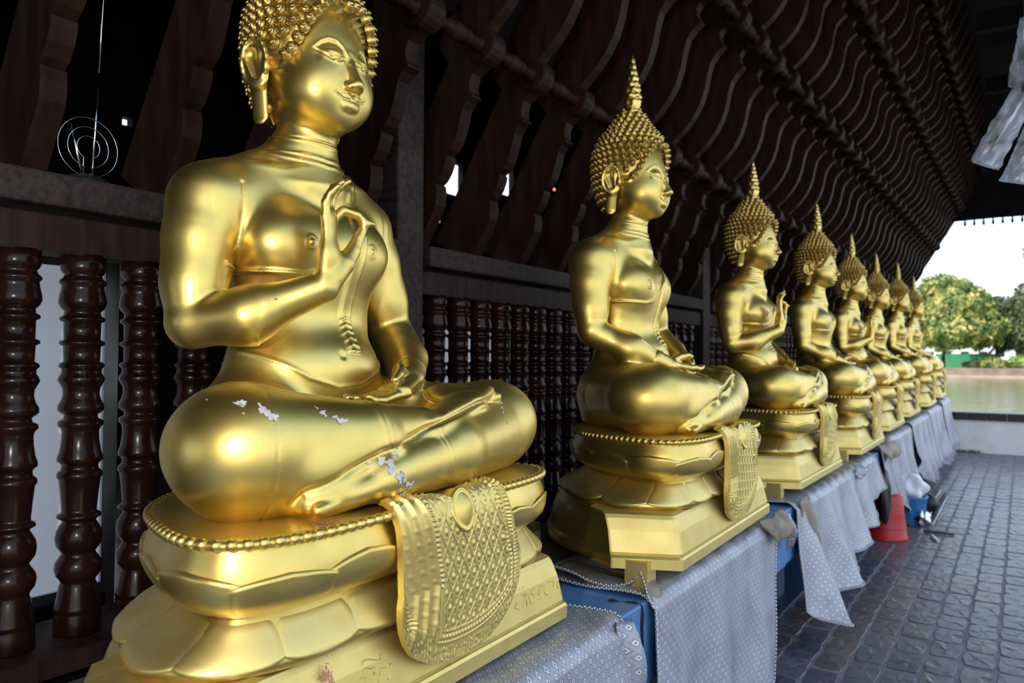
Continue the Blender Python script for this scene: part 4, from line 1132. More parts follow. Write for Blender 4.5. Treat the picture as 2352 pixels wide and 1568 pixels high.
cloth('pale cloth under the sixth statue', 10.9, 12.65, .842, [(10.9, .32), (11.3, .22), (12.0, .12), (12.65, .10)], 12, .05)
cloth('narrow grey cloth at the far end of the bench', 12.75, 14.30, .905, [(12.75, .10), (13.4, .16), (14.3, .20)], 13, .05)
# ------------------------------------------------------------------ walkway floor: stone setts in mortar
M_MORTAR = simple('mortar', (.17, .17, .195), .65, var=.25, scale=6, bumps=.2)
def sett_material():
    m, nt, b = mat_new('stone_sett')
    oi = N(nt, 'ShaderNodeObjectInfo')
    r = ramp(nt, [(0, (.080, .082, .115)), (.25, (.115, .112, .145)), (.5, (.150, .122, .118)), (.7, (.100, .106, .150)), (.88, (.180, .142, .126)), (1, (.150, .162, .205))], oi.outputs['Random'])
    n = noise(nt, 12, 6); rn = ramp(nt, [(.3, (.62, .62, .66)), (.7, (1.15, 1.1, 1.08))], n.outputs['Fac'])
    mx = N(nt, 'ShaderNodeMix', data_type='RGBA', blend_type='MULTIPLY'); mx.inputs[0].default_value = 1
    nt.links.new(r.outputs[0], mx.inputs[6]); nt.links.new(rn.outputs[0], mx.inputs[7]); nt.links.new(mx.outputs[2], b.inputs['Base Color'])
    b.inputs['Roughness'].default_value = .33
    n2 = noise(nt, 30, 5); bump(nt, b, n2.outputs['Fac'], .35, .004)
    return m
M_SETT = sett_material()
m = MB(); m.box((-1.93, -5, -.15), (6.0, 14.85, -.0022)); floor = structure('floor', m.mesh('floor', M_MORTAR), 'mortar bed of the walkway')
SW, SL = .1525, .256
def sett_mesh(i):
    r = np.random.default_rng(100 + i); n = 12; a = np.linspace(0, 2 * np.pi, n, endpoint=False) + .26
    e = 9 if i % 3 else 4.5; c, s = np.cos(a), np.sin(a); q = (np.abs(c) ** e + np.abs(s) ** e) ** (-1 / e)
    hx, hy = SW * .5 - .0045 - r.uniform(0, .006), SL * .5 - .005 - r.uniform(0, .02) * (i % 3 == 0)
    x = hx * q * c * (1 + r.normal(0, .035, n)); y = hy * q * s * (1 + r.normal(0, .03, n))
    rows = [np.stack([x * k, y * k2, np.full(n, z) + (r.normal(0, .0008, n) if z > 0 else 0)], -1) for k, k2, z in ((1, 1, -.012), (1, 1, .0000), (.975, .985, .0016), (.35, .4, .0022), (.01, .01, .0022))]
    return grid_mesh('stone_sett', np.stack(rows, 1), M_SETT, False, wrap_u=True)
SETTS = [sett_mesh(i) for i in range(9)]
cells = []
rows_x = [-1.11 + SW * i for i in range(-1, 24)]
def in_frame(x, y, z):
    v = Vector((x, y, z - 1.5)); d = v.dot(_F)
    if d < .2: return 0
    return abs(v.dot(_R) / d * FPX) < 1230 and abs(v.dot(_U) / d * FPX) < 850
for i, x in enumerate(rows_x):
    y = .2 + (i * 97 % 25) / 100
    while y < 14.72:
        if x > -1.2: cells.append((x + random.uniform(-.003, .003), y, i))
        y += SL * random.uniform(.93, 1.06)
seen = sorted([c for c in cells if in_frame(c[0], c[1], 0) and not (c[0] < -1.0 and c[1] < 3.2)], key=lambda c: Vector((c[0], c[1], -1.5)).length)
single = set(seen[:298]); rest = []
for c in cells:
    me = SETTS[random.randrange(9)]; M = Matrix.Translation((c[0], c[1], random.uniform(-.0015, .0015))) @ Matrix.Rotation(random.uniform(-.025, .025) + (math.pi if random.random() < .5 else 0), 4, 'Z')
    if c in single: link('stone_sett', me, floor).matrix_local = M
    else: rest.append((me, M))
VV = []; FF = []; n_ = 0
for me in SETTS:
    mats = [M for q, M in rest if q is me]
    if mats:
        o = joined(mats, me, 'far_setts'); v = np.empty(len(o.vertices) * 3, np.float32); o.vertices.foreach_get('co', v); f = np.empty(len(o.loops), np.int32); o.loops.foreach_get('vertex_index', f)
        VV.append(v.reshape(-1, 3)); FF.append(f.reshape(-1, 4) + n_); n_ += len(v) // 3; bpy.data.meshes.remove(o)
link('far_setts', mesh_np('far_setts', np.concatenate(VV), np.concatenate(FF), M_SETT, False), floor, kind='stuff')

# ------------------------------------------------------------------ parapet, lake and far bank
m = MB(); m.box((-2.6, 14.86, -.6), (8, 15.12, .53)); par = structure('wall_back', m.mesh('parapet', M_PLASTER), 'low white parapet at the end of the walkway')
x = -2.6
while x < 8:
    w = .265; m = MB(); m.box((x + .003, 14.80, .535), (x + w - .003, 15.18, .662)); o = link('coping_stone', m.mesh('coping_stone', M_COPING), par); md = o.modifiers.new('b', 'BEVEL'); md.width = .012; md.segments = 2; x += w
M_GRASS = simple('grass_tuft', (.10, .16, .04), .7, var=.3, scale=20)
V = []; F = []
for i in range(160):
    a = random.uniform(0, 6.3); bx = random.choice((-.86, -.68)) + random.gauss(0, .05); by = 14.845 + random.uniform(-.03, 0); h = random.uniform(.02, .07)
    n_ = len(V); V += [(bx - .004, by, -.002), (bx + .004, by, -.002), (bx + math.cos(a) * .03, by + math.sin(a) * .015 - .01, h)]; F.append((n_, n_ + 1, n_ + 2))
o = structure('grass_tuft', mesh_np('grass_tuft', V, np.array(F), M_GRASS)); o['kind'] = 'stuff'; o['label'] = 'grass tufts at the foot of the white parapet'; o['category'] = 'grass'
def water():
    m, nt, b = mat_new('lake_water')
    b.inputs['Base Color'].default_value = (.20, .20, .085, 1); b.inputs['Roughness'].default_value = .10; b.inputs['IOR'].default_value = 1.33
    n = noise(nt, .9, 5, vec_scale=(1, 1.6, 1)); bump(nt, b, n.outputs['Fac'], .30, .25)
    return m
m = MB(); m.box((-260, 15.1, -1.4), (260, 108.2, -.42)); o = structure('lake_water', m.mesh('lake_water', water()), 'greenish lake beyond the parapet'); 
M_BANK = simple('bank_stone', (.30, .22, .17), .85, var=.35, scale=.8, bumps=.3)
M_LAWN = simple('lawn', (.16, .22, .06), .9, var=.3, scale=.5)
m = MB(); m.box((-260, 108, -1.4), (260, 109, .72)); structure('bank_wall', m.mesh('bank_wall', M_BANK), 'stone wall of the far bank')
m = MB(); m.box((-260, 107.0, -1.4), (260, 108, -.15)); structure('bank_ledge', m.mesh('bank_ledge', simple('bank_sand', (.52, .40, .32), .9, var=.2, scale=.6)), 'pale ledge along the far bank')
m = MB(); m.box((-260, 109, -1.4), (260, 320, .66)); structure('lawn', m.mesh('lawn', M_LAWN), 'lawn of the far bank')
def leaf_mat(name, c0, c1, c2):
    m, nt, b = mat_new(name)
    n = noise(nt, .75, 5); r = ramp(nt, [(.34, c0), (.5, c1), (.64, c2)], n.outputs['Fac'])
    nt.links.new(r.outputs[0], b.inputs['Base Color']); b.inputs['Roughness'].default_value = .55
    b.inputs['Transmission Weight'].default_value = 0.0
    return m
M_BARK = simple('bark', (.075, .055, .040), .9, var=.3, scale=4)
M_LEAF_A = leaf_mat('leaves_yellow_green', (.055, .115, .020), (.21, .27, .055), (.62, .52, .17))
M_LEAF_B = leaf_mat('leaves_dark_green', (.020, .050, .012), (.055, .10, .025), (.13, .18, .05))
M_LEAF_C = leaf_mat('leaves_olive', (.035, .060, .020), (.09, .12, .045), (.24, .24, .11))
M_LEAF_D = leaf_mat('leaves_bright', (.10, .19, .03), (.24, .36, .07), (.42, .50, .14))
def foliage(blobs, n, size, mat, seed):
    r = np.random.default_rng(seed); w = np.array([b[3] * b[4] for b in blobs]); w = w / w.sum(); P = []; Nn = []
    for b, k in zip(blobs, (w * n).astype(int)):
        d = r.normal(size=(k, 3)); d /= np.linalg.norm(d, axis=1, keepdims=True)
        rad = 1 - .35 * r.random(k) ** 2
        lump = 1 + .13 * np.sin(d[:, 0] * 7 + seed) * np.sin(d[:, 2] * 6 + 1) + .08 * np.sin(d[:, 1] * 11)
        P.append(np.array(b[:3]) + d * (rad * lump)[:, None] * np.array((b[3], b[3], b[4]))); Nn.append(d)
    P = np.concatenate(P); D = np.concatenate(Nn); k = len(P)
    nn = D + r.normal(0, .55, (k, 3)); nn /= np.linalg.norm(nn, axis=1, keepdims=True)
    t = np.cross(nn, r.normal(size=(k, 3))); t /= np.linalg.norm(t, axis=1, keepdims=True); bt = np.cross(nn, t)
    s = size * r.uniform(.6, 1.3, (k, 1))
    V = np.stack([P - t * s, P - bt * s * .55, P + t * s, P + bt * s * .55], 1).reshape(-1, 3)
    return mesh_np('crown', V, np.arange(4 * k).reshape(-1, 4), mat, False)
def tree(label, x, y, zb, blobs, n, size, mat, seed, trunks, name='tree', group='trees on the far bank'):
    t = thing(name, label, 'tree', (x, y, zb), group=group)
    link('crown', foliage(blobs, n, size, mat, seed), t, kind='stuff')
    for tr in trunks:
        m = MB(); P = catmull(tr[0], 14); m.tube(P, np.linspace(tr[1], tr[1] * .45, 14), 8); link('trunk', m.mesh('trunk', M_BARK, True), t)
    return t
tree('big round tree with yellow-green blossoming crown left on the far bank', -7.6, 114, .6,
     [(0, 0, 7.4, 4.4, 4.3), (-3.2, .5, 5.6, 3.0, 3.0), (3.4, -.6, 5.2, 3.0, 2.6), (0, -2.5, 4.6, 4.2, 2.4), (-1, 0, 10.2, 2.6, 2.0), (2.2, -1.5, 7.8, 2.6, 2.6)], 15000, .30, M_LEAF_A, 3,
     [([(-1.0, 0, 0), (-.9, 0, 2), (-.4, 0, 4.5)], .28), ([(3.0, -.4, 0), (3.5, -.4, 1.2), (4.6, -.4, 2.6), (4.4, -.4, 4)], .22)])
tree('dark green tree behind and right of the big blossoming tree', -3.4, 120, .6,
     [(0, 0, 6.0, 3.6, 3.4), (2.4, 0, 4.8, 2.6, 2.6), (-2.5, 0, 5.0, 2.6, 2.4)], 9000, .32, M_LEAF_B, 5, [([(.6, 0, 0), (.6, 0, 2), (.3, 0, 4)], .30)])
tree('olive grey tree cut by the right edge of the picture', 2.0, 116, .6,
     [(0, 0, 7.2, 4.2, 3.8), (-3.0, 0, 5.6, 2.6, 2.4), (2.5, 0, 9.5, 3.2, 2.6), (-1.6, -1, 3.9, 2.4, 1.8)], 10000, .32, M_LEAF_C, 7, [([(0, 0, 0), (0, 0, 3), (.3, 0, 6)], .35)])
tree('distant dark tree standing far behind the lawn on the left', -40, 165, .6, [(0, 0, 6, 8, 5.5), (12, 3, 5, 7, 4.5)], 6000, .5, M_LEAF_B, 8, [([(0, 0, 0), (0, 0, 4)], .4)])
# feathery palm-like top at the right edge
t = thing('palm_tree', 'spiky palm crown at the right edge above the olive tree', 'tree', (.7, 112, .6))
V = []; F = []
for k in range(34):
    a = random.uniform(0, 6.28); el = random.uniform(-.2, 1.2); L_ = random.uniform(1.8, 2.8); d = Vector((math.cos(a) * math.cos(el), math.sin(a) * math.cos(el), math.sin(el)))
    sd = d.cross(Vector((0, 0, 1))).normalized() * .09; p0 = Vector((0, 0, 13.2)); p1 = p0 + d * L_ * .5 + Vector((0, 0, .12)); p2 = p0 + d * L_ - Vector((0, 0, .5))
    n_ = len(V); V += [tuple(p0 - sd * .3), tuple(p0 + sd * .3), tuple(p1 + sd), tuple(p1 - sd), tuple(p2)]; F.append((n_, n_ + 1, n_ + 2, n_ + 3)); F.append((n_ + 3, n_ + 2, n_ + 4, n_ + 4))
F3 = [f[:3] for f in F if f[2] == f[3] or len(set(f)) == 3]; F4 = [f for f in F if len(set(f)) == 4]
link('fronds', mesh_np('fronds', V, [np.array(F4), np.array(F3)], M_LEAF_C), t, kind='stuff')
m = MB(); m.tube([(0, 0, 0), (.1, 0, 6), (0, 0, 13.2)], [.25, .2, .14], 8); link('trunk', m.mesh('trunk', M_BARK, True), t)
for i, (lab, x, y, r_, h_, mt) in enumerate([('bright green bush nearest the right picture edge on the far bank', -.3, 110.2, 1.4, 1.1, M_LEAF_D), ('yellow-green bush on the bank left of the bright bush', -3.2, 110.4, 1.6, 1.0, M_LEAF_A), ('small olive bush by the water between the two trunks', -5.4, 110.6, .8, .6, M_LEAF_C), ('low dark bush under the left side of the big tree', -12.2, 111, 1.5, 1.2, M_LEAF_B)]):
    t = thing('bush', lab, 'bush', (x, y, .6), group='bushes along the far bank')
    link('leaves', foliage([(0, 0, h_ * .7, r_, h_ * .8), (r_ * .5, 0, h_ * .5, r_ * .7, h_ * .6)], 900, .20, mt, 20 + i), t, kind='stuff')
    m = MB(); m.tube([(0, 0, 0), (0, 0, h_ * .6)], .05, 6); link('stem', m.mesh('stem', M_BARK), t)
t = thing('green_fence', 'green fence across the lawn behind the tree trunks', 'fence', (-4.2, 124, .66))
for i in range(5):
    m = MB(); m.box((-6 + i * 1.55, -.03, .05), (-6 + i * 1.55 + 1.5, .03, 1.9)); link('panel', m.mesh('panel', simple('fence_green', (.06, .36, .18), .6) if i == 0 else bpy.data.materials['fence_green']), t)
    m = MB(); m.box((-6.04 + i * 1.55, -.06, 0), (-5.98 + i * 1.55, .06, 2.0)); link('post', m.mesh('post', M_ALU), t)
M_BUILD = simple('white_wall', (.86, .86, .84), .8)
t = thing('white_building', 'white building with grey roof behind the trees right', 'building', (-1.6, 140, .66))
m = MB(); m.box((-2.6, 0, 0), (2.9, 6, 5.0)); link('walls', m.mesh('walls', M_BUILD), t)
m = MB(); m.add([(-3.0, -.4, 5.0), (3.3, -.4, 5.0), (3.3, 6.4, 5.0), (-3.0, 6.4, 5.0), (-1.6, 3, 6.2), (1.9, 3, 6.2)], [(0, 1, 5, 4), (2, 3, 4, 5), (1, 2, 5), (3, 0, 4), (0, 3, 2, 1)]); link('roof', m.mesh('roof', simple('roof_grey', (.35, .28, .25), .8)), t)
for i in range(2):
    m = MB(); m.box((-1.9 + i * 2.6, -.06, 1.6), (-.7 + i * 2.6, 0, 3.4)); link('window', m.mesh('window', M_COPING), t)
t = thing('white_building', 'long low white building seen under the tree crowns', 'building', (-8.5, 150, .66))
m = MB(); m.box((-9, 0, 0), (7.5, 5, 3.6)); link('walls', m.mesh('walls', M_BUILD), t)
m = MB(); m.box((-9.3, -.4, 3.6), (7.8, 5.4, 3.85)); link('roof', m.mesh('roof', bpy.data.materials['roof_grey']), t)
for i in range(6):
    m = MB(); m.box((-8 + i * 2.6, -.06, 1.0), (-6.8 + i * 2.6, 0, 2.5)); link('window', m.mesh('window', M_COPING), t)
def car(label, x, y, col):
    t = thing('car', label, 'car', (x, y, .66)); mt = simple('car_' + label[:6], col, .25)
    prof_ = [(-2.0, .25), (-2.05, .75), (-1.2, .92), (-.7, 1.42), (.8, 1.45), (1.5, .95), (2.05, .85), (2.1, .25)]
    P = np.array([[(a, w, b) for a, b in prof_] for w in (-.85, .85)]); n = len(prof_)
    m = MB(); m.add(P.reshape(-1, 3), [(i, i + 1, n + i + 1, n + i) for i in range(n - 1)] + [(n - 1, 0, n, 2 * n - 1)] + [(0, 1, 6, 7), (1, 2, 5, 6), (2, 3, 4, 5)] + [(n, n + 7, n + 6, n + 1), (n + 1, n + 6, n + 5, n + 2), (n + 2, n + 5, n + 4, n + 3)]); link('body', m.mesh('body', mt), t)
    m = MB(); m.box((-.95, -.87, .95), (1.1, -.855, 1.36)); link('window', m.mesh('window', M_COPING), t)
    for wx in (-1.3, 1.3):
        m = MB(); m.lathe([(.32, -.1), (.34, 0), (.32, .1)], 14, Matrix.Translation((wx, -.8, .32)) @ Matrix.Rotation(math.pi / 2, 4, 'X')); link('wheel', m.mesh('wheel', M_BLACK, True), t)
car('silver car parked in front of the white building right', -.6, 128, (.55, .58, .62))
car('white car parked under the dark green tree', -6.4, 130, (.85, .85, .86))

# ------------------------------------------------------------------ aerial on the handrail
t = thing('indoor_antenna', 'rabbit-ear television antenna with three wire loops on the handrail', 'antenna', (-2.00, 1.042, 1.938))
m = MB(); m.lathe([(.060, 0), (.062, .006), (.055, .016), (.034, .024), (.020, .030), (.001, .031)], 20, Matrix.Diagonal((.7, 1, 1, 1))); link('base', m.mesh('base', M_BLACK, True), t)
def rod(p, q, r): m = MB(); m.tube([p, tuple((Vector(p) + Vector(q)) / 2), q], r, 8); return m
m = rod((0, .012, .026), (0, .026, .30), .0030); link('rod', m.mesh('rod', M_CHROME, True), t)
m = rod((0, .026, .30), (0, .040, .66), .0021); link('rod', m.mesh('rod', M_CHROME, True), t)
m = rod((0, -.014, .026), (0, -.043, .150), .0030); link('rod', m.mesh('rod', M_CHROME, True), t)
for r_ in (.076, .052, .029):
    a0 = math.radians(-90 + (9 if r_ > .04 else 24)); a1 = math.radians(270 - (9 if r_ > .04 else 24))
    P = [(0.004, r_ * math.cos(a), .098 + r_ * math.sin(a)) for a in np.linspace(a0, a1, 60)]
    if r_ < .04: P = [(0.004, .012, .026), (0.004, .012, .060)] + P + [(0.004, -.012, .060), (0.004, -.012, .026)]
    m = MB(); m.tube(P, .0011, 6); link('loop', m.mesh('loop', M_CHROME, True), t)

# ------------------------------------------------------------------ lamp wrapped in clear plastic
def plastic():
    m, nt, b = mat_new('plastic_sheet')
    nt.nodes.remove(b); out = nt.nodes['Material Output']
    tr = N(nt, 'ShaderNodeBsdfTransparent'); tl = N(nt, 'ShaderNodeBsdfTranslucent'); gl = N(nt, 'ShaderNodeBsdfGlossy'); df = N(nt, 'ShaderNodeBsdfDiffuse')
    tl.inputs[0].default_value = (.75, .82, .95, 1); df.inputs[0].default_value = (.65, .70, .80, 1); gl.inputs['Roughness'].default_value = .18
    a = N(nt, 'ShaderNodeMixShader'); a.inputs[0].default_value = .5; nt.links.new(tl.outputs[0], a.inputs[1]); nt.links.new(df.outputs[0], a.inputs[2])
    c = N(nt, 'ShaderNodeMixShader'); c.inputs[0].default_value = .18; nt.links.new(a.outputs[0], c.inputs[1]); nt.links.new(gl.outputs[0], c.inputs[2])
    n = noise(nt, 9, 5); mr = N(nt, 'ShaderNodeMapRange'); mr.inputs[1].default_value = .35; mr.inputs[2].default_value = .65; mr.inputs[3].default_value = .10; mr.inputs[4].default_value = .62; nt.links.new(n.outputs['Fac'], mr.inputs[0])
    d = N(nt, 'ShaderNodeMixShader'); nt.links.new(mr.outputs[0], d.inputs[0]); nt.links.new(tr.outputs[0], d.inputs[1]); nt.links.new(c.outputs[0], d.inputs[2])
    nt.links.new(d.outputs[0], out.inputs[0]); return m
M_PLASTIC = plastic()
t = thing('wrapped_lamp', 'hanging lamp wrapped in crumpled clear plastic at the upper right', 'lamp', (.03, 4.5, 2.84))
m = MB(); m.tube([(0, 0, .05), (0, 0, 1.0), (0, 0, 1.92)], .014, 8); link('stem', m.mesh('stem', M_ALU, True), t)
m = MB(); m.lathe([(.012, -.08), (.030, -.06), (.036, -.02), (.030, .03), (.012, .05)], 14); link('hub', m.mesh('hub', M_ALU, True), t)
def sheath(p0, p1, r0, r1, seed, flat=.55):
    r = np.random.default_rng(seed); a = np.linspace(0, 2 * np.pi, 26, endpoint=False); p0 = np.array(p0); p1 = np.array(p1); ax = (p1 - p0) / np.linalg.norm(p1 - p0)
    u = np.cross(ax, (0, 1, 0)); u /= np.linalg.norm(u); w = np.cross(ax, u); rows = []; ph = r.uniform(0, 6, 5)
    for v in np.linspace(0, 1, 16):
        rad = (r0 + (r1 - r0) * v) * (1 + .10 * np.sin(3 * a + ph[0] + v * 4) + .07 * np.sin(7 * a + ph[1] - v * 6) + .05 * r.normal(size=26)); rows.append(p0 + (p1 - p0) * v + (np.cos(a) * rad)[:, None] * u + (np.sin(a) * rad * flat)[:, None] * w)
    rows.append(p1 + ax * .004 + (np.cos(a) * r1 * .5)[:, None] * u); rows.append(p1 + ax * .005 + 0 * np.cos(a)[:, None] * u)
    return grid_mesh('plastic', np.stack(rows, 1), M_PLASTIC, False, wrap_u=True)
for k, (p0, p1, r0, r1) in enumerate([((.015, 0, .02), (-.185, -.02, -.36), .050, .066), ((.03, 0, -.16), (-.045, .02, -.46), .030, .076), ((.0, 0, .06), (.19, .06, -.32), .05, .07)]):
    link('arm', (lambda mm: (mm.tube([p0, tuple((np.array(p0) + np.array(p1)) / 2), tuple(np.array(p1) * .9)], .012, 6), mm.mesh('arm', M_ALU, True))[1])(MB()), t)
    link('plastic', sheath(p0, p1, r0, r1, 40 + k), t)
link('plastic', sheath((0, 0, .34), (.004, 0, .02), .030, .078, 44, .9), t)

# ------------------------------------------------------------------ buckets and odds and ends under the bench front
def bucket(name, label, loc, pr, mat, tilt=None):
    t = thing(name, label, 'bucket', loc); m = MB(); m.lathe(pr, 28, closed=False); link('shell', m.mesh('shell', mat, True), t); return t
t = bucket('red_bucket', 'red plastic tub standing upside down under the cloth', (-.985, 7.26, 0), [(.168, .0), (.176, .004), (.176, .018), (.168, .026), (.150, .20), (.134, .36), (.122, .375), (.08, .378), (.001, .378)], M_RED)
m = MB(); m.tube([(.16 * math.cos(a), .16 * math.sin(a), .10) for a in np.linspace(0, 2 * math.pi, 28, endpoint=False)], .004, 6, closed=True); link('rim_ring', m.mesh('rim_ring', M_RED, True), t)
t = bucket('blue_bucket', 'blue plastic bucket holding a white bag beside the red tub', (-.875, 8.02, 0), [(.001, .004), (.105, .004), (.110, 0), (.113, .012), (.138, .24), (.146, .245), (.146, .262), (.136, .262), (.130, .24), (.108, .02), (.001, .016)], M_BUCKET)
m = MB(); m.tube([(.0, .142 * math.cos(a), .25 + .10 * -abs(math.sin(a))) for a in np.linspace(0, math.pi, 20)], .003, 6); link('handle', m.mesh('handle', M_CHROME, True), t)
def lump(name, label, cat, loc, rx, ry, rz, mat, seed, rough=.22):
    r = np.random.default_rng(seed); th = np.linspace(0, 2 * np.pi, 30, endpoint=False)[:, None]; ph_ = np.linspace(-np.pi / 2, np.pi / 2, 20)[None]
    q = r.uniform(0, 6, 6); k = 1 + rough * (np.sin(3 * th + q[0] + 2 * ph_) * np.cos(2 * ph_ + q[1]) + .6 * np.sin(7 * th + q[2]) * np.cos(ph_) + .4 * np.sin(5 * ph_ + q[3] + 4 * th) * np.cos(ph_))
    P = np.stack([rx * np.cos(th) * np.cos(ph_) * k, ry * np.sin(th) * np.cos(ph_) * k, rz * (np.sin(ph_) + 0 * th) * (1 + .3 * (k - 1))], -1)
    t = thing(name, label, cat, loc, me=grid_mesh(name, P, mat, True, wrap_u=True)); return t
lump('white_bag', 'crumpled white plastic bag stuffed into the blue bucket', 'bag', (-.870, 8.03, .33), .125, .13, .13, M_BAG, 51)
lump('black_bag', 'black cloth bag hanging beside the red tub', 'bag', (-.955, 7.02, .38), .045, .085, .22, M_BLACK, 52, .12)
lump('foil_ball', 'silver foil lump on the floor in front of the blue bucket', 'foil', (-.765, 7.93, .072), .060, .060, .075, M_CHROME, 53, .2)
lump('dark_pot', 'small dark pot on the floor behind the white bag', 'pot', (-.79, 8.75, .085), .09, .09, .09, M_BLACK, 54, .05)
pipes = [((-.80, 8.20, .012), (-.80, 10.2, .012), .011, M_ALU), ((-.765, 8.15, .010), (-.765, 10.1, .010), .009, M_CHROME), ((-.735, 8.05, .012), (-.742, 9.95, .012), .011, M_WOOD_GREY), ((-.70, 8.02, .009), (-.705, 9.8, .009), .008, M_ALU)]
for i, (a, b, r_, mt) in enumerate(pipes):
    m = MB(); m.tube([a, tuple((np.array(a) + np.array(b)) / 2), b], r_, 8)
    thing('pipe', ['leftmost of the thin rods lying on the setts by the buckets', 'shiny metal rod, second from the bench among the rods', 'brown wooden rod, third from the bench among the rods', 'rightmost of the thin rods lying on the setts'][i], 'rod', me=m.mesh('pipe', mt, True), group='rods lying beside the buckets')
m = MB(); m.box((-.735, 7.66, .006), (-.50, 7.685, .022)); thing('black_bar', 'short black bar lying across the setts right of the foil', 'bar', me=m.mesh('black_bar', M_BLACK))
m = MB(); m.tube([(-.66, 7.50, .014), (-.635, 7.40, .016), (-.60, 7.32, .014)], [.014, .019, .008], 8); thing('white_scrap', 'small white scrap on the setts beside the black bar', 'scrap', me=m.mesh('white_scrap', M_BAG, True))
# ------------------------------------------------------------------ marks on the nearest statue
near = bpy.data.objects['buddha_statue']
def body_xyz():
    me = BODY[True]; V = np.empty(len(me.vertices) * 3, np.float32); me.vertices.foreach_get('co', V)
    Nn = np.empty(len(me.vertices) * 3, np.float32); me.vertices.foreach_get('normal', Nn); F = np.empty(len(me.loops), np.int32); me.loops.foreach_get('vertex_index', F)
    return V.reshape(-1, 3), Nn.reshape(-1, 3), F.reshape(-1, 4)
BV, BN, BF = body_xyz()
def splat(path, rad, seed, name, mat, parent=near):
    q = np.array(path, float); d = np.full(len(BV), 9.0)
    for a, b in zip(q[:-1], q[1:]):
        ab = b - a; t = np.clip(((BV - a) @ ab) / (ab @ ab), 0, 1); d = np.minimum(d, np.linalg.norm(BV - a - t[:, None] * ab, axis=1))
    w = np.random.default_rng(seed).normal(0, 1, (10, 3)); nz = sum(np.sin(BV @ (w[i] * (110 + 35 * i)) + i) for i in range(10)) / 10
    keep = (d < rad * (.75 + 3.2 * nz)); F = BF[keep[BF].all(1)]
    if not len(F): print('no splat', seed); return
    used = np.unique(F); mp = np.full(len(BV), -1, np.int32); mp[used] = np.arange(len(used))
    link(name, mesh_np(name, BV[used] + BN[used] * .0014, mp[F], mat, True), parent)
splat([(.228, -.459, .650), (.249, -.448, .653), (.295, -.432, .643)], .006, 1, 'bird_dropping', M_DIRT)
splat([(.295, -.432, .643), (.322, -.411, .632), (.334, -.398, .625)], .013, 7, 'bird_dropping', M_DIRT)
splat([(.400, -.168, .516), (.407, -.136, .524), (.418, -.132, .490)], .019, 2, 'bird_dropping', M_DIRT)
splat([(.418, -.125, .480), (.413, -.100, .459), (.408, -.126, .446)], .013, 3, 'bird_dropping', M_DIRT)
splat([(.346, -.287, .621), (.365, -.245, .604)], .010, 4, 'bird_dropping', M_DIRT)
splat([(.314, .393, .617), (.345, .374, .584)], .011, 5, 'bird_dropping', M_DIRT)
splat([(.345, .374, .584), (.361, .362, .559)], .004, 8, 'bird_dropping', M_DIRT)
splat([(.148, -.229, .850), (.152, -.223, .841)], .007, 6, 'pink_stain', M_PINK)
# red stain on the seat and on the plinth: scattered flecks
def flecks(name, cen, ex, ey, n, parent):
    m = MB(); r = np.random.default_rng(9); e1, e2 = np.array(ex, float), np.array(ey, float); nn = np.cross(e1, e2); nn /= np.linalg.norm(nn)
    for i in range(n):
        u, v = r.normal(0, .45, 2); c = np.array(cen) + e1 * u + e2 * v; k = 7; a = np.linspace(0, 6.283, k, endpoint=False); q = .0022 * r.uniform(.4, 1.6) * (1 + .4 * r.normal(size=k))
        ring = c + nn * .0012 + (np.cos(a) * q)[:, None] * e1 / np.linalg.norm(e1) + (np.sin(a) * q)[:, None] * e2 / np.linalg.norm(e2)
        m.add(np.vstack([ring, [c + nn * .0016]]), [(j, (j + 1) % k, k) for j in range(k)])
    link(name, m.mesh(name, M_PINK), parent, kind='stuff')
flecks('red_stain', (.400, -.330, .4205), (.030, .0, 0), (0, .040, 0), 90, near)
flecks('red_stain', (.404, -.322, .135), (0, .020, 0), (-.004, 0, .030), 60, near)
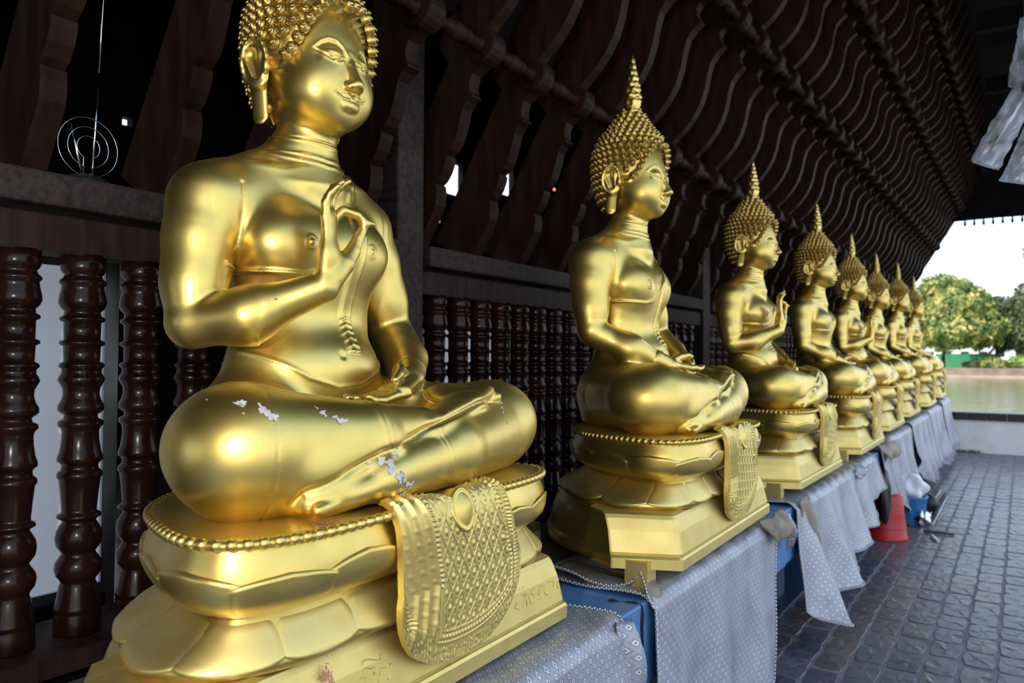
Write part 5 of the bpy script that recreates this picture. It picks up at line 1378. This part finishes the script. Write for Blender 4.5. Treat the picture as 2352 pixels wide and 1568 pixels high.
# raised writing on the front of the plinth
STROKES = [[(-.2244, .1255), (-.2221, .1301), (-.2095, .132), (-.1817, .1224), (-.1735, .1231), (-.1694, .1285), (-.1752, .1298)], [(-.2242, .1113), (-.2204, .1165), (-.2124, .1171), (-.2028, .1123), (-.1939, .1126)], [(-.179, .1005), (-.1749, .1052), (-.1699, .1028), (-.1632, .1019)], [(-.1797, .0974), (-.1877, .0803)], [(-.1479, .1014), (-.1544, .0754), (-.1595, .0788), (-.1645, .0789)], [(-.2343, .1051), (-.2201, .1011), (-.2247, .0931)], [(-.1986, .1043), (-.1929, .1019), (-.1978, .1002), (-.1912, .0974)], [(-.1505, .1062), (-.1454, .1033), (-.1496, .1025)],
  [(.3434, .1), (.3303, .0905), (.3474, .081), (.3512, .083)], [(.3758, .1341), (.37, .1254)], [(.3819, .1103), (.3714, .0866), (.3627, .0829)], [(.3897, .1134), (.3861, .0787)], [(.3682, .1138), (.3819, .1108)], [(.4017, .1084), (.4028, .0937), (.406, .0806)], [(.4299, .1137), (.4177, .1105), (.4178, .1033), (.428, .0976), (.4221, .0795), (.402, .0806)], [(.4505, .1055), (.4486, .0924)], [(.4609, .1081), (.457, .0819), (.4425, .0825)], [(.4546, .1139), (.4756, .1119)], [(.4863, .1093), (.4833, .0878), (.5016, .0822), (.4823, .0817)], [(.5078, .1137), (.5364, .108), (.5321, .0928)], [(.5566, .1043), (.5545, .0841)]]
m = MB()
for st in STROKES:
    P = catmull([(.4155 - .12 * max(0, z - .05) - (.0 if z < .12 else .25 * (z - .12)), y, z) for y, z in st], 6 * len(st)) if len(st) > 2 else np.array([(.4155 - .12 * max(0, z - .05), y, z) for y, z in st])
    m.tube(P, .0008, 5)
link('inscription', m.mesh('inscription', M_GOLD_FLAT, True), next(c for c in near.children if c.name.startswith('plinth_panel')))
# two small warm lamps deep in the hall
M_BULB, nt_, b_ = mat_new('warm_bulb'); b_.inputs['Emission Color'].default_value = (1, .35, .12, 1); b_.inputs['Emission Strength'].default_value = 2.0; b_.inputs['Base Color'].default_value = (1, .4, .2, 1)
for i, (p, lab) in enumerate([((-6.0, 7.411, 3.191), 'tiny warm lamp in the dark hall left of the second statue'), ((-6.0, 10.227, 4.111), 'tiny warm lamp in the dark hall beside the second statue head')]):
    t = thing('hall_lamp', lab, 'lamp', p)
    m = MB(); m.lathe([(.002, -.02), (.016, -.012), (.020, 0), (.014, .014), (.004, .02)], 10); link('bulb', m.mesh('bulb', M_BULB, True), t)
    m = MB(); m.tube([(0, 0, .02), (0, 0, 1), (0, 0, 6.98 - p[2])], .004, 6); link('cord', m.mesh('cord', M_BLACK), t)
